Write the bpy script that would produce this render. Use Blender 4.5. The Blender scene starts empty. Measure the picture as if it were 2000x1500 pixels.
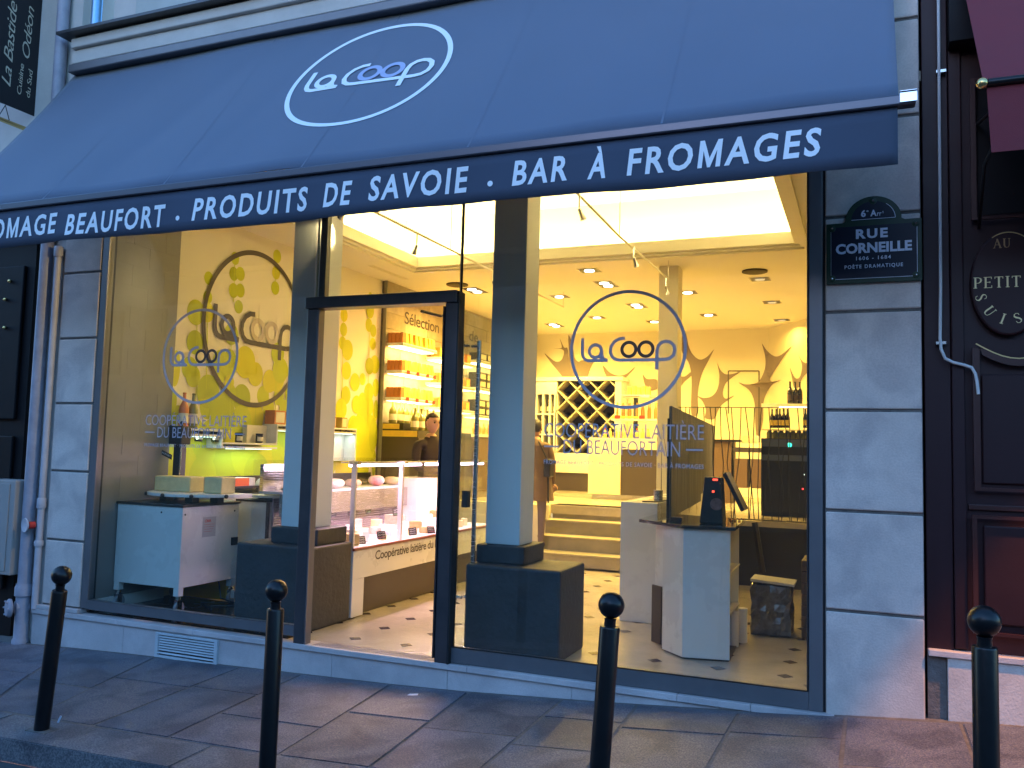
import bpy, bmesh, math, random
from mathutils import Vector, Matrix
random.seed(7)
R = math.radians
sc = bpy.context.scene
COL = sc.collection

# ------------------------------------------------------------------ camera
CH = 1.45                       # eye height above the shop floor (z = 0)
D = 5.305                       # distance of the shop front (plane y = D)
YAW, PITCH, ROLL, FPX = 0.3916, 0.0761, 0.0265, 1669.1
cy_, sy_ = math.cos(YAW), math.sin(YAW)
FWD = Vector((-sy_*math.cos(PITCH), cy_*math.cos(PITCH), math.sin(PITCH)))
R0 = Vector((cy_, sy_, 0)); U0 = R0.cross(FWD)
RGT = R0*math.cos(ROLL)+U0*math.sin(ROLL)
UPV = -R0*math.sin(ROLL)+U0*math.cos(ROLL)
CAM = Vector((0, 0, CH))
cd = bpy.data.cameras.new('camera'); cam = bpy.data.objects.new('camera', cd); COL.objects.link(cam)
cd.sensor_width = 36.0; cd.lens = 36.0*FPX/2000; cd.clip_end = 500; cd.clip_start = .05
cam.matrix_world = Matrix(((RGT.x, UPV.x, -FWD.x, CAM.x), (RGT.y, UPV.y, -FWD.y, CAM.y), (RGT.z, UPV.z, -FWD.z, CAM.z), (0, 0, 0, 1)))
sc.camera = cam

# ------------------------------------------------------------------ sky, dusk
w = bpy.data.worlds.new('World'); sc.world = w; w.use_nodes = True
nt = w.node_tree; nt.nodes.clear()
so = nt.nodes.new('ShaderNodeOutputWorld'); bg = nt.nodes.new('ShaderNodeBackground')
sk = nt.nodes.new('ShaderNodeTexSky'); sk.sky_type = 'NISHITA'; sk.sun_disc = False
sk.sun_elevation = R(4); sk.sun_rotation = R(200); sk.altitude = 60; sk.air_density = 1.0; sk.dust_density = .6; sk.ozone_density = 4.5
tint = nt.nodes.new('ShaderNodeMix'); tint.data_type = 'RGBA'; tint.blend_type = 'MULTIPLY'; tint.inputs['Factor'].default_value = 1
tint.inputs[7].default_value = (1.66, 1.20, 1.03, 1)      # the camera's tungsten-leaning white balance
nt.links.new(sk.outputs[0], tint.inputs[6]); nt.links.new(tint.outputs[2], bg.inputs[0]); nt.links.new(bg.outputs[0], so.inputs[0])
bg.inputs[1].default_value = .28
sc.view_settings.view_transform = 'Standard'; sc.view_settings.look = 'None'
sc.view_settings.exposure = 2.6; LK = .36; sc.view_settings.gamma = 1
try:
    sc.cycles.use_denoising = True
    sc.cycles.max_bounces = 8; sc.cycles.transparent_max_bounces = 24; sc.cycles.glossy_bounces = 4
    sc.cycles.sample_clamp_indirect = 4; sc.cycles.caustics_reflective = False; sc.cycles.caustics_refractive = False
except Exception: pass

# ------------------------------------------------------------------ measuring helpers (a sight line meets a plane of the place)
def ray(x, y): return RGT*((x-1000)/FPX) - UPV*((y-750)/FPX) + FWD
def PY(x, y, v): d = ray(x, y); return CAM + d*(v/d.y)
def PX(x, y, v): d = ray(x, y); return CAM + d*(v/d.x)
def PZ(x, y, v): d = ray(x, y); return CAM + d*((v-CH)/d.z)
GX = [-30, -14, -9, -6.5, -5.7, -2.69, -1.5, -.52, .3, 1.5, 4, 12, 30]
GZ = [-.9, -.5, -.37, -.291, -.257, -.174, -.10, -.028, .045, .13, .3, .7, 1.5]
def g(x, y):
    for i in range(len(GX)-1):
        if x <= GX[i+1] or i == len(GX)-2:
            t = (x-GX[i])/(GX[i+1]-GX[i]); break
    return GZ[i]+t*(GZ[i+1]-GZ[i]) - .03*(D-y)
def PG(px, py):
    d = ray(px, py); t = 1.
    for i in range(60):
        p = CAM+d*t; t += (p.z-g(p.x, p.y))/(-d.z)*.8
    return CAM+d*t

# ------------------------------------------------------------------ materials
MATS = {}
def mat(name, col, rough=.5, metal=0, var=.0, vs=6, bump=0, bs=60, emit=None, es=0, spec=.5, coat=0, var2=None, stretch=(1, 1, 1), sheen=0):
    if name in MATS: return MATS[name]
    m = bpy.data.materials.new(name); m.use_nodes = True; n = m.node_tree; b = n.nodes['Principled BSDF']
    b.inputs['Base Color'].default_value = (*col, 1); b.inputs['Roughness'].default_value = rough; b.inputs['Metallic'].default_value = metal
    b.inputs['Specular IOR Level'].default_value = spec; b.inputs['Coat Weight'].default_value = coat
    b.inputs['Sheen Weight'].default_value = sheen
    if emit: b.inputs['Emission Color'].default_value = (*emit, 1); b.inputs['Emission Strength'].default_value = es
    if var or bump:
        tc = n.nodes.new('ShaderNodeTexCoord'); mp = n.nodes.new('ShaderNodeMapping'); mp.inputs['Scale'].default_value = stretch
        n.links.new(tc.outputs['Object'], mp.inputs[0])
    if var:
        t = n.nodes.new('ShaderNodeTexNoise'); t.inputs['Scale'].default_value = vs; t.inputs['Detail'].default_value = 6; t.inputs['Roughness'].default_value = .65
        r = n.nodes.new('ShaderNodeValToRGB'); n.links.new(mp.outputs[0], t.inputs['Vector']); n.links.new(t.outputs[0], r.inputs[0])
        c2 = var2 or tuple(max(0, c*(1-var)) for c in col); c3 = tuple(min(1, c*(1+var*.6)) for c in col)
        r.color_ramp.elements[0].position = .3; r.color_ramp.elements[1].position = .7
        r.color_ramp.elements[0].color = (*c2, 1); r.color_ramp.elements[1].color = (*c3, 1)
        n.links.new(r.outputs[0], b.inputs['Base Color'])
        mr = n.nodes.new('ShaderNodeMapRange'); mr.inputs['To Min'].default_value = max(0, rough-.12); mr.inputs['To Max'].default_value = min(1, rough+.12)
        n.links.new(t.outputs[0], mr.inputs[0]); n.links.new(mr.outputs[0], b.inputs['Roughness'])
    if bump:
        t2 = n.nodes.new('ShaderNodeTexNoise'); t2.inputs['Scale'].default_value = bs; t2.inputs['Detail'].default_value = 5
        bp = n.nodes.new('ShaderNodeBump'); bp.inputs['Strength'].default_value = bump; bp.inputs['Distance'].default_value = .01
        n.links.new(mp.outputs[0], t2.inputs['Vector']); n.links.new(t2.outputs[0], bp.inputs['Height']); n.links.new(bp.outputs[0], b.inputs['Normal'])
    MATS[name] = m; return m
def speck(name, col, sp, amt=.5, rough=.6, sc_=220, stain=.25, ss=1.6):
    """granite / stone: fine speckle over broad stains"""
    if name in MATS: return MATS[name]
    m = mat(name, col, rough, var=.2, vs=ss, bump=.25, bs=90); n = m.node_tree; b = n.nodes['Principled BSDF']
    src = b.inputs['Base Color'].links[0].from_socket
    mp = [x for x in n.nodes if x.type == 'MAPPING'][0]
    t = n.nodes.new('ShaderNodeTexNoise'); t.inputs['Scale'].default_value = sc_; t.inputs['Detail'].default_value = 2
    r = n.nodes.new('ShaderNodeValToRGB'); r.color_ramp.elements[0].position = .42; r.color_ramp.elements[1].position = .62
    r.color_ramp.elements[0].color = (0, 0, 0, 1); r.color_ramp.elements[1].color = (1, 1, 1, 1)
    mx = n.nodes.new('ShaderNodeMix'); mx.data_type = 'RGBA'; mx.inputs[7].default_value = (*sp, 1)
    mm = n.nodes.new('ShaderNodeMath'); mm.operation = 'MULTIPLY'; mm.inputs[1].default_value = amt
    n.links.new(mp.outputs[0], t.inputs['Vector']); n.links.new(t.outputs[0], r.inputs[0]); n.links.new(r.outputs[0], mm.inputs[0]); n.links.new(mm.outputs[0], mx.inputs[0])
    n.links.new(src, mx.inputs[6]); 
    # stains
    t3 = n.nodes.new('ShaderNodeTexNoise'); t3.inputs['Scale'].default_value = 3.5; t3.inputs['Detail'].default_value = 8; t3.inputs['Distortion'].default_value = .6
    r3 = n.nodes.new('ShaderNodeValToRGB'); r3.color_ramp.elements[0].position = .38; r3.color_ramp.elements[1].position = .56
    r3.color_ramp.elements[0].color = (1-stain, 1-stain, 1-stain*.9, 1); r3.color_ramp.elements[1].color = (1, 1, 1, 1)
    m3 = n.nodes.new('ShaderNodeMix'); m3.data_type = 'RGBA'; m3.blend_type = 'MULTIPLY'; m3.inputs[0].default_value = 1
    n.links.new(mp.outputs[0], t3.inputs['Vector']); n.links.new(t3.outputs[0], r3.inputs[0])
    n.links.new(mx.outputs[2], m3.inputs[6]); n.links.new(r3.outputs[0], m3.inputs[7]); n.links.new(m3.outputs[2], b.inputs['Base Color'])
    return m
def glassmat(name, tintc=(.93, .97, .96), refl=1.0, rough=.0):
    if name in MATS: return MATS[name]
    m = bpy.data.materials.new(name); m.use_nodes = True; n = m.node_tree; n.nodes.clear()
    o = n.nodes.new('ShaderNodeOutputMaterial'); mx = n.nodes.new('ShaderNodeMixShader'); tr = n.nodes.new('ShaderNodeBsdfTransparent')
    gl = n.nodes.new('ShaderNodeBsdfGlossy'); lw = n.nodes.new('ShaderNodeLayerWeight'); lw.inputs[0].default_value = .5
    gl.inputs['Roughness'].default_value = rough; tr.inputs[0].default_value = (*tintc, 1)
    pw = n.nodes.new('ShaderNodeMath'); pw.operation = 'POWER'; pw.inputs[1].default_value = 5
    mm = n.nodes.new('ShaderNodeMath'); mm.operation = 'MULTIPLY_ADD'; mm.inputs[1].default_value = .9*refl; mm.inputs[2].default_value = .05*refl
    n.links.new(lw.outputs['Facing'], pw.inputs[0]); n.links.new(pw.outputs[0], mm.inputs[0]); n.links.new(mm.outputs[0], mx.inputs[0]); n.links.new(tr.outputs[0], mx.inputs[1]); n.links.new(gl.outputs[0], mx.inputs[2]); n.links.new(mx.outputs[0], o.inputs[0])
    MATS[name] = m; return m

LIME = speck('limestone', (.66, .575, .52), (.48, .42, .38), .35, .8, 90, .20)
LIME2 = speck('pale_limestone', (.56, .51, .50), (.36, .33, .32), .2, .65, 140, .14)
GRAN = speck('granite_paving', (.084, .090, .128), (.24, .23, .23), .7, .6, 120, .38)
GRAN2 = speck('granite_paving_brown', (.090, .088, .114), (.24, .21, .19), .7, .66, 110, .42)
GRAN3 = speck('granite_paving_dark', (.072, .080, .112), (.20, .20, .20), .7, .58, 130, .4)
KERB = speck('kerb_granite', (.100, .104, .120), (.26, .25, .25), .65, .65, 110, .4)
MORT = mat('mortar', (.15, .135, .125), .9, var=.35, vs=14, bump=.5, bs=70)
ASPH = speck('asphalt', (.05, .05, .052), (.10, .10, .10), .5, .8, 300, .2)
FRAME = mat('anodised_frame', (.15, .15, .16), .4, .35, var=.12, vs=3, bump=.02, bs=200)
FRAMED = mat('dark_door_frame', (.095, .088, .095), .32, .6, var=.15, vs=4)
RUBBER = mat('black_rubber', (.012, .012, .014), .6)
GLASS = glassmat('window_glass')
GLASS2 = glassmat('case_glass', (.97, .98, .97), .8)
EDGE = mat('glass_edge', (.55, .62, .45), .15, 0, spec=.8)
WHITEL = mat('white_lacquer', (.72, .71, .68), .28, var=.03, vs=2, coat=.3)
CREAM = mat('cream_paint', (.76, .70, .52), .6, var=.03, vs=1.3, bump=.05, bs=120)
CEILM = mat('ceiling_paint', (.78, .73, .60), .8, var=.02, vs=.8)
BROWNL = mat('brown_laminate', (.062, .047, .042), .45, var=.08, vs=5)
PLINTH = mat('plinth_paint', (.045, .047, .052), .62, var=.3, vs=4, bump=.5, bs=26)
FLOORM = speck('floor_stone', (.50, .44, .36), (.42, .37, .30), .35, .16, 30, .08, 1.2)
CABO = mat('dark_cabochon', (.055, .045, .06), .2, var=.15, vs=20)
STAIRM = speck('stair_stone', (.34, .30, .20), (.24, .21, .13), .4, .45, 180, .12)
BLACKG = mat('bollard_paint', (.006, .006, .0075), .32, 0, var=.2, vs=12, spec=.3, coat=.1, bump=.04, bs=40)
BLACK = mat('black_plastic', (.015, .015, .018), .35)
STEEL = mat('brushed_steel', (.5, .5, .5), .25, .95, var=.06, vs=8, stretch=(1, 1, 30))
CHROME = mat('chrome', (.7, .7, .72), .12, 1)
WOOD = mat('grey_barn_wood', (.15, .155, .15), .65, var=.7, vs=2.2, bump=.6, bs=10, stretch=(9, 9, .6))
MAROON = mat('maroon_paint', (.024, .0065, .009), .5, var=.12, vs=3, bump=.05, bs=60, spec=.3)
MAROON2 = mat('maroon_moulding', (.045, .012, .010), .4, var=.15, vs=4, spec=.4)
GOLD = mat('gold_leaf', (.62, .46, .20), .35, .35)
REDF = mat('burgundy_canvas', (.16, .022, .030), .85, var=.1, vs=3, bump=.15, bs=300)
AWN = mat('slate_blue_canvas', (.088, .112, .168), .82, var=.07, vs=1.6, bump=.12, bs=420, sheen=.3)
AWNW = mat('white_print', (.80, .82, .85), .7)
AWNL = mat('lilac_print', (.38, .42, .60), .7)
DECAL = mat('grey_vinyl', (.36, .37, .46), .5)
DECALD = mat('dark_vinyl', (.03, .028, .035), .45)
TEXTD = mat('brown_lettering', (.05, .035, .03), .5)
STONEW = mat('ashlar_wall', (.36, .31, .22), .75, var=.25, vs=5, bump=.4, bs=22)
GREYW = mat('grey_tile', (.20, .195, .185), .5, var=.10, vs=4, bump=.1, bs=30)
PIPE = mat('pipe_paint', (.47, .46, .50), .5, var=.15, vs=7, bump=.12, bs=24)
PIPE2 = mat('grey_pipe_paint', (.32, .32, .38), .55, var=.22, vs=7, bump=.15, bs=24)
PLAST = mat('plaster', (.52, .49, .46), .85, var=.12, vs=2, bump=.2, bs=40)
ZINC = mat('zinc_blue', (.22, .42, .62), .35, .6, var=.2, vs=5)
DARKW = mat('shutter_paint', (.40, .42, .40), .6, var=.12, vs=5)
NIGHT = mat('dark_paint', (.006, .0055, .007), .6, var=.2, vs=5, spec=.2)
GREENE = mat('green_enamel', (.012, .034, .018), .4, spec=.25)
NAVYE = mat('navy_enamel', (.006, .008, .022), .4, spec=.2)
ENW = mat('enamel_white', (.55, .60, .72), .3)
BAL1 = mat('green_mural_print', (.50, .54, .010), .7)
BAL2 = mat('olive_mural_print', (.42, .47, .010), .7)
BAL3 = mat('yellow_mural_print', (.60, .56, .010), .7)
TAUPE = mat('taupe_mural_print', (.23, .18, .14), .7)
TAUPE2 = mat('logo_brown_print', (.085, .068, .048), .6)
BEIGE = mat('beige_print', (.55, .47, .34), .7)
CHEESE = mat('cheese_paste', (.72, .60, .30), .55, var=.12, vs=20, bump=.1, bs=60)
RIND = mat('cheese_rind', (.42, .30, .12), .7, var=.3, vs=18, bump=.4, bs=60)
PALECH = mat('white_cheese', (.80, .72, .62), .6, var=.12, vs=15, bump=.2, bs=50)
SLATE = mat('price_slate', (.02, .02, .024), .6)
ORNG = mat('orange_carton', (.55, .20, .05), .6, var=.15, vs=10)
YELB = mat('yellow_paper', (.75, .52, .08), .6, var=.12, vs=14)
GBOT = mat('green_glass_bottle', (.22, .21, .05), .2, coat=.5)
DBOT = mat('dark_glass_bottle', (.012, .012, .008), .1, coat=.5)
ABOT = mat('amber_bottle', (.42, .22, .05), .15, coat=.5)
LABEL = mat('paper_label', (.72, .66, .48), .6)
SKIN = mat('skin', (.50, .28, .18), .5)
HAIR = mat('dark_hair', (.018, .012, .010), .5)
SWEAT = mat('dark_sweater', (.028, .018, .018), .85, bump=.3, bs=90)
COATM = mat('tan_coat', (.17, .11, .07), .85, var=.15, vs=6)
TROUS = mat('trousers', (.16, .12, .14), .8)
PLASTIC = mat('wrapping_film', (.10, .105, .12), .2, var=.6, vs=14, bump=.9, bs=18, coat=.5)
REDM = mat('red_print', (.55, .03, .02), .5)
GREYL = mat('grey_label', (.45, .45, .45), .5)
BRASS = mat('brass', (.70, .52, .22), .22, .95)
TERRA = mat('opposite_facade', (.20, .18, .16), .85, var=.1, vs=1)

# ------------------------------------------------------------------ mesh builder
class MB:
    def __init__(s): s.v = []; s.f = []; s.m = []; s.cur = 0
    def mat(s, i): s.cur = i; return s
    def add(s, vs, fs):
        o = len(s.v); s.v += [tuple(v) for v in vs]; s.f += [tuple(i+o for i in f) for f in fs]; s.m += [s.cur]*len(fs); return s
    def box(s, x0, x1, y0, y1, z0, z1):
        if x0 > x1: x0, x1 = x1, x0
        if y0 > y1: y0, y1 = y1, y0
        if z0 > z1: z0, z1 = z1, z0
        return s.add([(x, y, z) for z in (z0, z1) for y in (y0, y1) for x in (x0, x1)], [(0, 2, 3, 1), (4, 5, 7, 6), (0, 1, 5, 4), (2, 6, 7, 3), (0, 4, 6, 2), (1, 3, 7, 5)])
    def obox(s, p, ux, uy, uz):
        p, ux, uy, uz = map(Vector, (p, ux, uy, uz))
        return s.add([p+ux*a+uy*b+uz*c for c in (0, 1) for b in (0, 1) for a in (0, 1)], [(0, 2, 3, 1), (4, 5, 7, 6), (0, 1, 5, 4), (2, 6, 7, 3), (0, 4, 6, 2), (1, 3, 7, 5)])
    def poly(s, pts): return s.add(pts, [tuple(range(len(pts)))])
    def prism(s, pts, vec):
        vec = Vector(vec); n = len(pts); a = [Vector(p) for p in pts]; b = [p+vec for p in a]
        return s.add(a+b, [tuple(reversed(range(n))), tuple(range(n, 2*n))]+[(i, (i+1) % n, n+(i+1) % n, n+i) for i in range(n)])
    def tube(s, pts, r, seg=8, cap=True):
        pts = [Vector(p) for p in pts]; n = len(pts); rs = r if isinstance(r, (list, tuple)) else [r]*n
        vs = []; prev = None
        for i, p in enumerate(pts):
            t = (pts[min(i+1, n-1)]-pts[max(i-1, 0)]).normalized()
            if prev is None:
                a = Vector((0, 0, 1)) if abs(t.z) < .9 else Vector((1, 0, 0)); u = t.cross(a).normalized()
            else: u = (prev-t*prev.dot(t)).normalized()
            prev = u; q = t.cross(u)
            vs += [p+(u*math.cos(2*math.pi*k/seg)+q*math.sin(2*math.pi*k/seg))*rs[i] for k in range(seg)]
        fs = [(i*seg+k, i*seg+(k+1) % seg, (i+1)*seg+(k+1) % seg, (i+1)*seg+k) for i in range(n-1) for k in range(seg)]
        if cap: fs += [tuple(reversed(range(seg))), tuple(range((n-1)*seg, n*seg))]
        return s.add(vs, fs)
    def lathe(s, c, prof, seg=16, axis=(0, 0, 1)):
        c = Vector(c); ax = Vector(axis).normalized(); a = Vector((0, 0, 1)) if abs(ax.z) < .9 else Vector((1, 0, 0)); u = ax.cross(a).normalized(); q = ax.cross(u)
        vs = []; n = len(prof)
        for r, h in prof: vs += [c+ax*h+(u*math.cos(2*math.pi*k/seg)+q*math.sin(2*math.pi*k/seg))*r for k in range(seg)]
        fs = [(i*seg+k, i*seg+(k+1) % seg, (i+1)*seg+(k+1) % seg, (i+1)*seg+k) for i in range(n-1) for k in range(seg)]
        fs += [tuple(reversed(range(seg))), tuple(range((n-1)*seg, n*seg))]
        return s.add(vs, fs)
    def ball(s, c, rx, ry=None, rz=None, seg=14, rings=9):
        ry = ry or rx; rz = rz or rx; c = Vector(c); vs = [c+Vector((0, 0, -rz))]
        for i in range(1, rings):
            th = math.pi*i/rings
            vs += [c+Vector((rx*math.sin(th)*math.cos(2*math.pi*k/seg), ry*math.sin(th)*math.sin(2*math.pi*k/seg), -rz*math.cos(th))) for k in range(seg)]
        vs.append(c+Vector((0, 0, rz))); L = len(vs)-1
        fs = [(0, 1+(k+1) % seg, 1+k) for k in range(seg)]
        for i in range(rings-2): fs += [(1+i*seg+k, 1+i*seg+(k+1) % seg, 1+(i+1)*seg+(k+1) % seg, 1+(i+1)*seg+k) for k in range(seg)]
        fs += [(L, 1+(rings-2)*seg+k, 1+(rings-2)*seg+(k+1) % seg) for k in range(seg)]
        return s.add(vs, fs)
    def ribbon(s, pts, w, n, th=0, closed=False):
        """flat stroke along pts lying in the plane with normal n"""
        pts = [Vector(p) for p in pts]; n = Vector(n).normalized(); N = len(pts); L = []; Rr = []
        ws = w if isinstance(w, (list, tuple)) else [w]*N
        for i, p in enumerate(pts):
            if closed: a = pts[i-1]; b = pts[(i+1) % N]
            else: a = pts[max(i-1, 0)]; b = pts[min(i+1, N-1)]
            sd = (b-a).normalized().cross(n); L.append(p-sd*ws[i]/2); Rr.append(p+sd*ws[i]/2)
        rng = range(N if closed else N-1)
        if not th: return s.add(L+Rr, [(i, (i+1) % N, N+(i+1) % N, N+i) for i in rng])
        L2 = [p+n*th for p in L]; R2 = [p+n*th for p in Rr]
        fs = []
        for i in rng:
            j = (i+1) % N; fs += [(i, N+i, N+j, j), (2*N+i, 2*N+j, 3*N+j, 3*N+i), (i, j, 2*N+j, 2*N+i), (N+i, 3*N+i, 3*N+j, N+j)]
        return s.add(L+Rr+L2+R2, fs)
    def disc(s, c, ru, rv, u, v, seg=28):
        c, u, v = Vector(c), Vector(u), Vector(v)
        return s.poly([c+u*ru*math.cos(2*math.pi*k/seg)+v*rv*math.sin(2*math.pi*k/seg) for k in range(seg)])
    def ring(s, c, r, w, u, v, seg=64, th=0):
        c, u, v = Vector(c), Vector(u), Vector(v); n = u.cross(v)
        return s.ribbon([c+u*r*math.cos(2*math.pi*k/seg)+v*r*math.sin(2*math.pi*k/seg) for k in range(seg)], w, n, th, True)
    def mesh(s, mesh, xf):
        return s.add([xf(v.co) for v in mesh.vertices], [tuple(p.vertices) for p in mesh.polygons])
    def make(s, name, mats, parent=None, loc=None, smooth=False, bevel=0, fixn=False):
        if not isinstance(mats, (list, tuple)): mats = [mats]
        L = Vector(loc) if loc is not None else (parent_loc(parent) if parent else Vector((0, 0, 0)))
        me = bpy.data.meshes.new(name); me.from_pydata([tuple(Vector(v)-L) for v in s.v], [], s.f)
        for m in mats: me.materials.append(m)
        for p, i in zip(me.polygons, s.m): p.material_index = i; p.use_smooth = smooth
        if fixn:
            bm = bmesh.new(); bm.from_mesh(me); bmesh.ops.recalc_face_normals(bm, faces=bm.faces); bm.to_mesh(me); bm.free()
        me.update(); o = bpy.data.objects.new(name, me); COL.objects.link(o)
        if smooth:
            try: me.set_sharp_from_angle(angle=R(35))
            except Exception: pass
        if parent: o.parent = parent
        else: o.location = L
        if bevel:
            b = o.modifiers.new('bevel', 'BEVEL'); b.width = bevel; b.segments = 2; b.limit_method = 'ANGLE'
        return o
def parent_loc(o):
    L = Vector((0, 0, 0))
    while o: L += o.location; o = o.parent
    return L
def tag(o, label=None, cat=None, group=None, kind=None):
    if label: o['label'] = label
    if cat: o['category'] = cat
    if group: o['group'] = group
    if kind: o['kind'] = kind
    return o
def thing(name, label, cat, loc, group=None):
    o = bpy.data.objects.new(name, None); COL.objects.link(o); o.location = loc; o.empty_display_size = .1
    return tag(o, label, cat, group)
def struct(o): o['kind'] = 'structure'; return o
def dup(root, loc, label=None, rotz=None):
    r = root.copy(); COL.objects.link(r); r.location = loc
    if rotz is not None: r.rotation_euler.z = rotz
    if label: r['label'] = label
    for ch in list(root.children):
        c = ch.copy(); COL.objects.link(c); c.parent = r
        for gc in ch.children:
            d = gc.copy(); COL.objects.link(d); d.parent = c
    return r
def inst(src, name, loc, parent, rot=None, scale=None):
    o = bpy.data.objects.new(name, src.data); COL.objects.link(o); o.parent = parent
    o.location = Vector(loc)-parent_loc(parent)
    if rot: o.rotation_euler = rot
    if scale: o.scale = scale
    return o

# ------------------------------------------------------------------ lettering
ORD = ['first', 'second', 'third', 'fourth', 'fifth', 'sixth', 'seventh', 'eighth', 'ninth', 'tenth', 'eleventh', 'twelfth', 'thirteenth', 'fourteenth']
_fc = {}
def clean_m(me, idx):
    """swap the letter M of a bold word for a cleanly drawn one (the thickened outline closes up)"""
    n = len(me.vertices); par = list(range(n))
    def fd(a):
        while par[a] != a: par[a] = par[par[a]]; a = par[a]
        return a
    for p in me.polygons:
        vs = list(p.vertices)
        for v in vs[1:]: par[fd(v)] = fd(vs[0])
    isl = {}
    for v in me.vertices: isl.setdefault(fd(v.index), []).append(v.index)
    gs = sorted([q for q in isl.values() if len(q) > 3], key=lambda q: sum(me.vertices[i].co.x for i in q)/len(q))
    if idx >= len(gs): return me
    q = set(gs[idx]); xs = [me.vertices[i].co for i in q]; x0 = min(c.x for c in xs); x1 = max(c.x for c in xs); y0 = min(c.y for c in xs); y1 = max(c.y for c in xs)
    keep = [i for i in range(n) if i not in q]; mp = {a: b for b, a in enumerate(keep)}
    V = [tuple(me.vertices[i].co) for i in keep]; Fc = [tuple(mp[i] for i in p.vertices) for p in me.polygons if p.vertices[0] in mp]
    w, h, t = x1-x0, y1-y0, (x1-x0)*.2; b = len(V)
    P = lambda a, c: (x0+a, y0+c, 0)
    V += [P(0, 0), P(t, 0), P(t, h), P(0, h), P(w-t, 0), P(w, 0), P(w, h), P(w-t, h), P(t, h*.62), P(w/2-t*.32, 0), P(w/2+t*.32, 0), P(w-t, h*.62), P(w/2, h*.34)]
    Fc += [(b, b+1, b+2, b+3), (b+4, b+5, b+6, b+7), (b+8, b+9, b+12, b+2), (b+9, b+10, b+12), (b+10, b+11, b+7, b+12)]
    out = bpy.data.meshes.new('w'); out.from_pydata(V, [], Fc); return out
def glyphs(txt, bold=0, track=1.0, shear=0):
    k = (txt, bold, track, shear)
    if k in _fc: return _fc[k]
    c = bpy.data.curves.new('t', 'FONT'); c.body = txt; c.offset = bold; c.space_character = track; c.shear = shear; c.resolution_u = 3
    o = bpy.data.objects.new('t', c); COL.objects.link(o)
    bpy.context.view_layer.update()
    me = bpy.data.meshes.new_from_object(o.evaluated_get(bpy.context.evaluated_depsgraph_get())); bpy.data.objects.remove(o); bpy.data.curves.remove(c)
    if 'M' in txt and txt.isalpha() and bold > .005: me = clean_m(me, txt.index('M'))
    _fc[k] = me; return me
def text(mb, txt, p, u, v, width, cap, bold=0, track=1.0, shear=0):
    """txt with its lower left corner at p, stretched to the given width and capital height"""
    me = glyphs(txt, bold, track, shear); H = glyphs('H', bold, 1.0, 0)
    xs = [q.co.x for q in me.vertices]; x0 = min(xs); x1 = max(xs); hy = [q.co.y for q in H.vertices]; hh = max(hy)-min(hy); h0 = min(hy)
    sx = width/(x1-x0); sy = cap/hh; p, u, v = Vector(p), Vector(u), Vector(v)
    mb.mesh(me, lambda c: p+u*((c.x-x0)*sx)+v*((c.y-h0)*sy))
def arc(cx, cy, r, a0, a1, n=14, ry=None):
    ry = ry or r
    return [(cx+r*math.cos(R(a0+(a1-a0)*i/n)), cy+ry*math.sin(R(a0+(a1-a0)*i/n))) for i in range(n+1)]
def logo(c, r, u, v, sx=1.0, sy=1.0, wd=.055, off=.0):
    """ring-and-script emblem: returns (ring, script, double-o) builders; coordinates in units of the ring radius"""
    c, u, v = Vector(c), Vector(u), Vector(v); n = u.cross(v).normalized()
    P = lambda q: c+u*q[0]*r*sx+v*q[1]*r*sy+n*off
    a, b, d = MB(), MB(), MB()
    a.ribbon([P((math.cos(2*math.pi*k/72), math.sin(2*math.pi*k/72))) for k in range(72)], wd*r, n, 0, True)
    T = lambda x, y: ((x-580)/335, (995-y)/335)
    W = wd*r*1.02
    def st(mb, pts, k=0, cl=False): mb.ribbon([P(q)+n*(.0004*k) for q in pts], W, n, 0, cl)
    st(b, [T(313, 925), T(313, 1015), T(318, 1035), T(330, 1051), T(350, 1058), T(468, 1058)], 1)
    st(b, [T(392+37*math.cos(R(t)), 1003+37*math.sin(R(t))) for t in range(0, 360, 15)], 2, True)
    st(b, [T(410, 1030), T(425, 1040), T(447, 1052), T(466, 1058)], 3); st(b, [T(430, 1003), T(432, 1030), T(440, 1046)], 4)
    st(b, [T(568, 932), T(535, 934), T(505, 950), T(486, 978), T(482, 1010), T(493, 1038), T(515, 1054), T(540, 1058), T(800, 1058)], 5)
    st(b, [T(800, 1058), T(828, 1053), T(850, 1034), T(857, 1005), T(850, 978), T(830, 960), T(806, 955), T(782, 960), T(762, 978), T(755, 1005), T(755, 1115)], 6)
    for x in (592, 691): st(d, [T(x+41*math.cos(R(t)), 997+41*math.sin(R(t))) for t in range(0, 360, 15)], 8, True)
    return a, b, d

X1, Y1, Z1 = Vector((1, 0, 0)), Vector((0, 1, 0)), Vector((0, 0, 1))
FA = lambda x, y: PY(x, y, D)

# ================================================================== GROUND, PAVEMENT, KERB, ROAD
def sheet(xs, ys, zf, th=.0):
    m = MB(); n = len(xs)
    m.add([(x, y, zf(x, y)) for y in ys for x in xs], [(j*n+i, j*n+i+1, (j+1)*n+i+1, (j+1)*n+i) for j in range(len(ys)-1) for i in range(n-1)])
    return m
KY0, KY1 = 3.57, 3.905
xs = [-40, -30, -20, -14]+[-12+i*.5 for i in range(49)]+[14, 20, 30, 40]
m = sheet(xs, [-14, -6, 0, 2, 3.0, KY0], lambda x, y: g(x, KY0)-.13-.02*max(0, (KY0-y)) if y > -6 else g(x, KY0)-.2)
road = struct(m.make('road', ASPH))
sidewalk = struct(sheet(xs, [KY1-.05, 4.4, 4.9, 5.9], lambda x, y: g(x, y)-.0045).make('pavement', MORT))
kerb = struct(sheet(xs, [KY0+.03, KY1-.04], lambda x, y: g(x, y)-.006).make('kerb', MORT))
struct(sheet([-40, 40], [-40, -14], lambda x, y: -.6).make('ground', ASPH))

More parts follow.
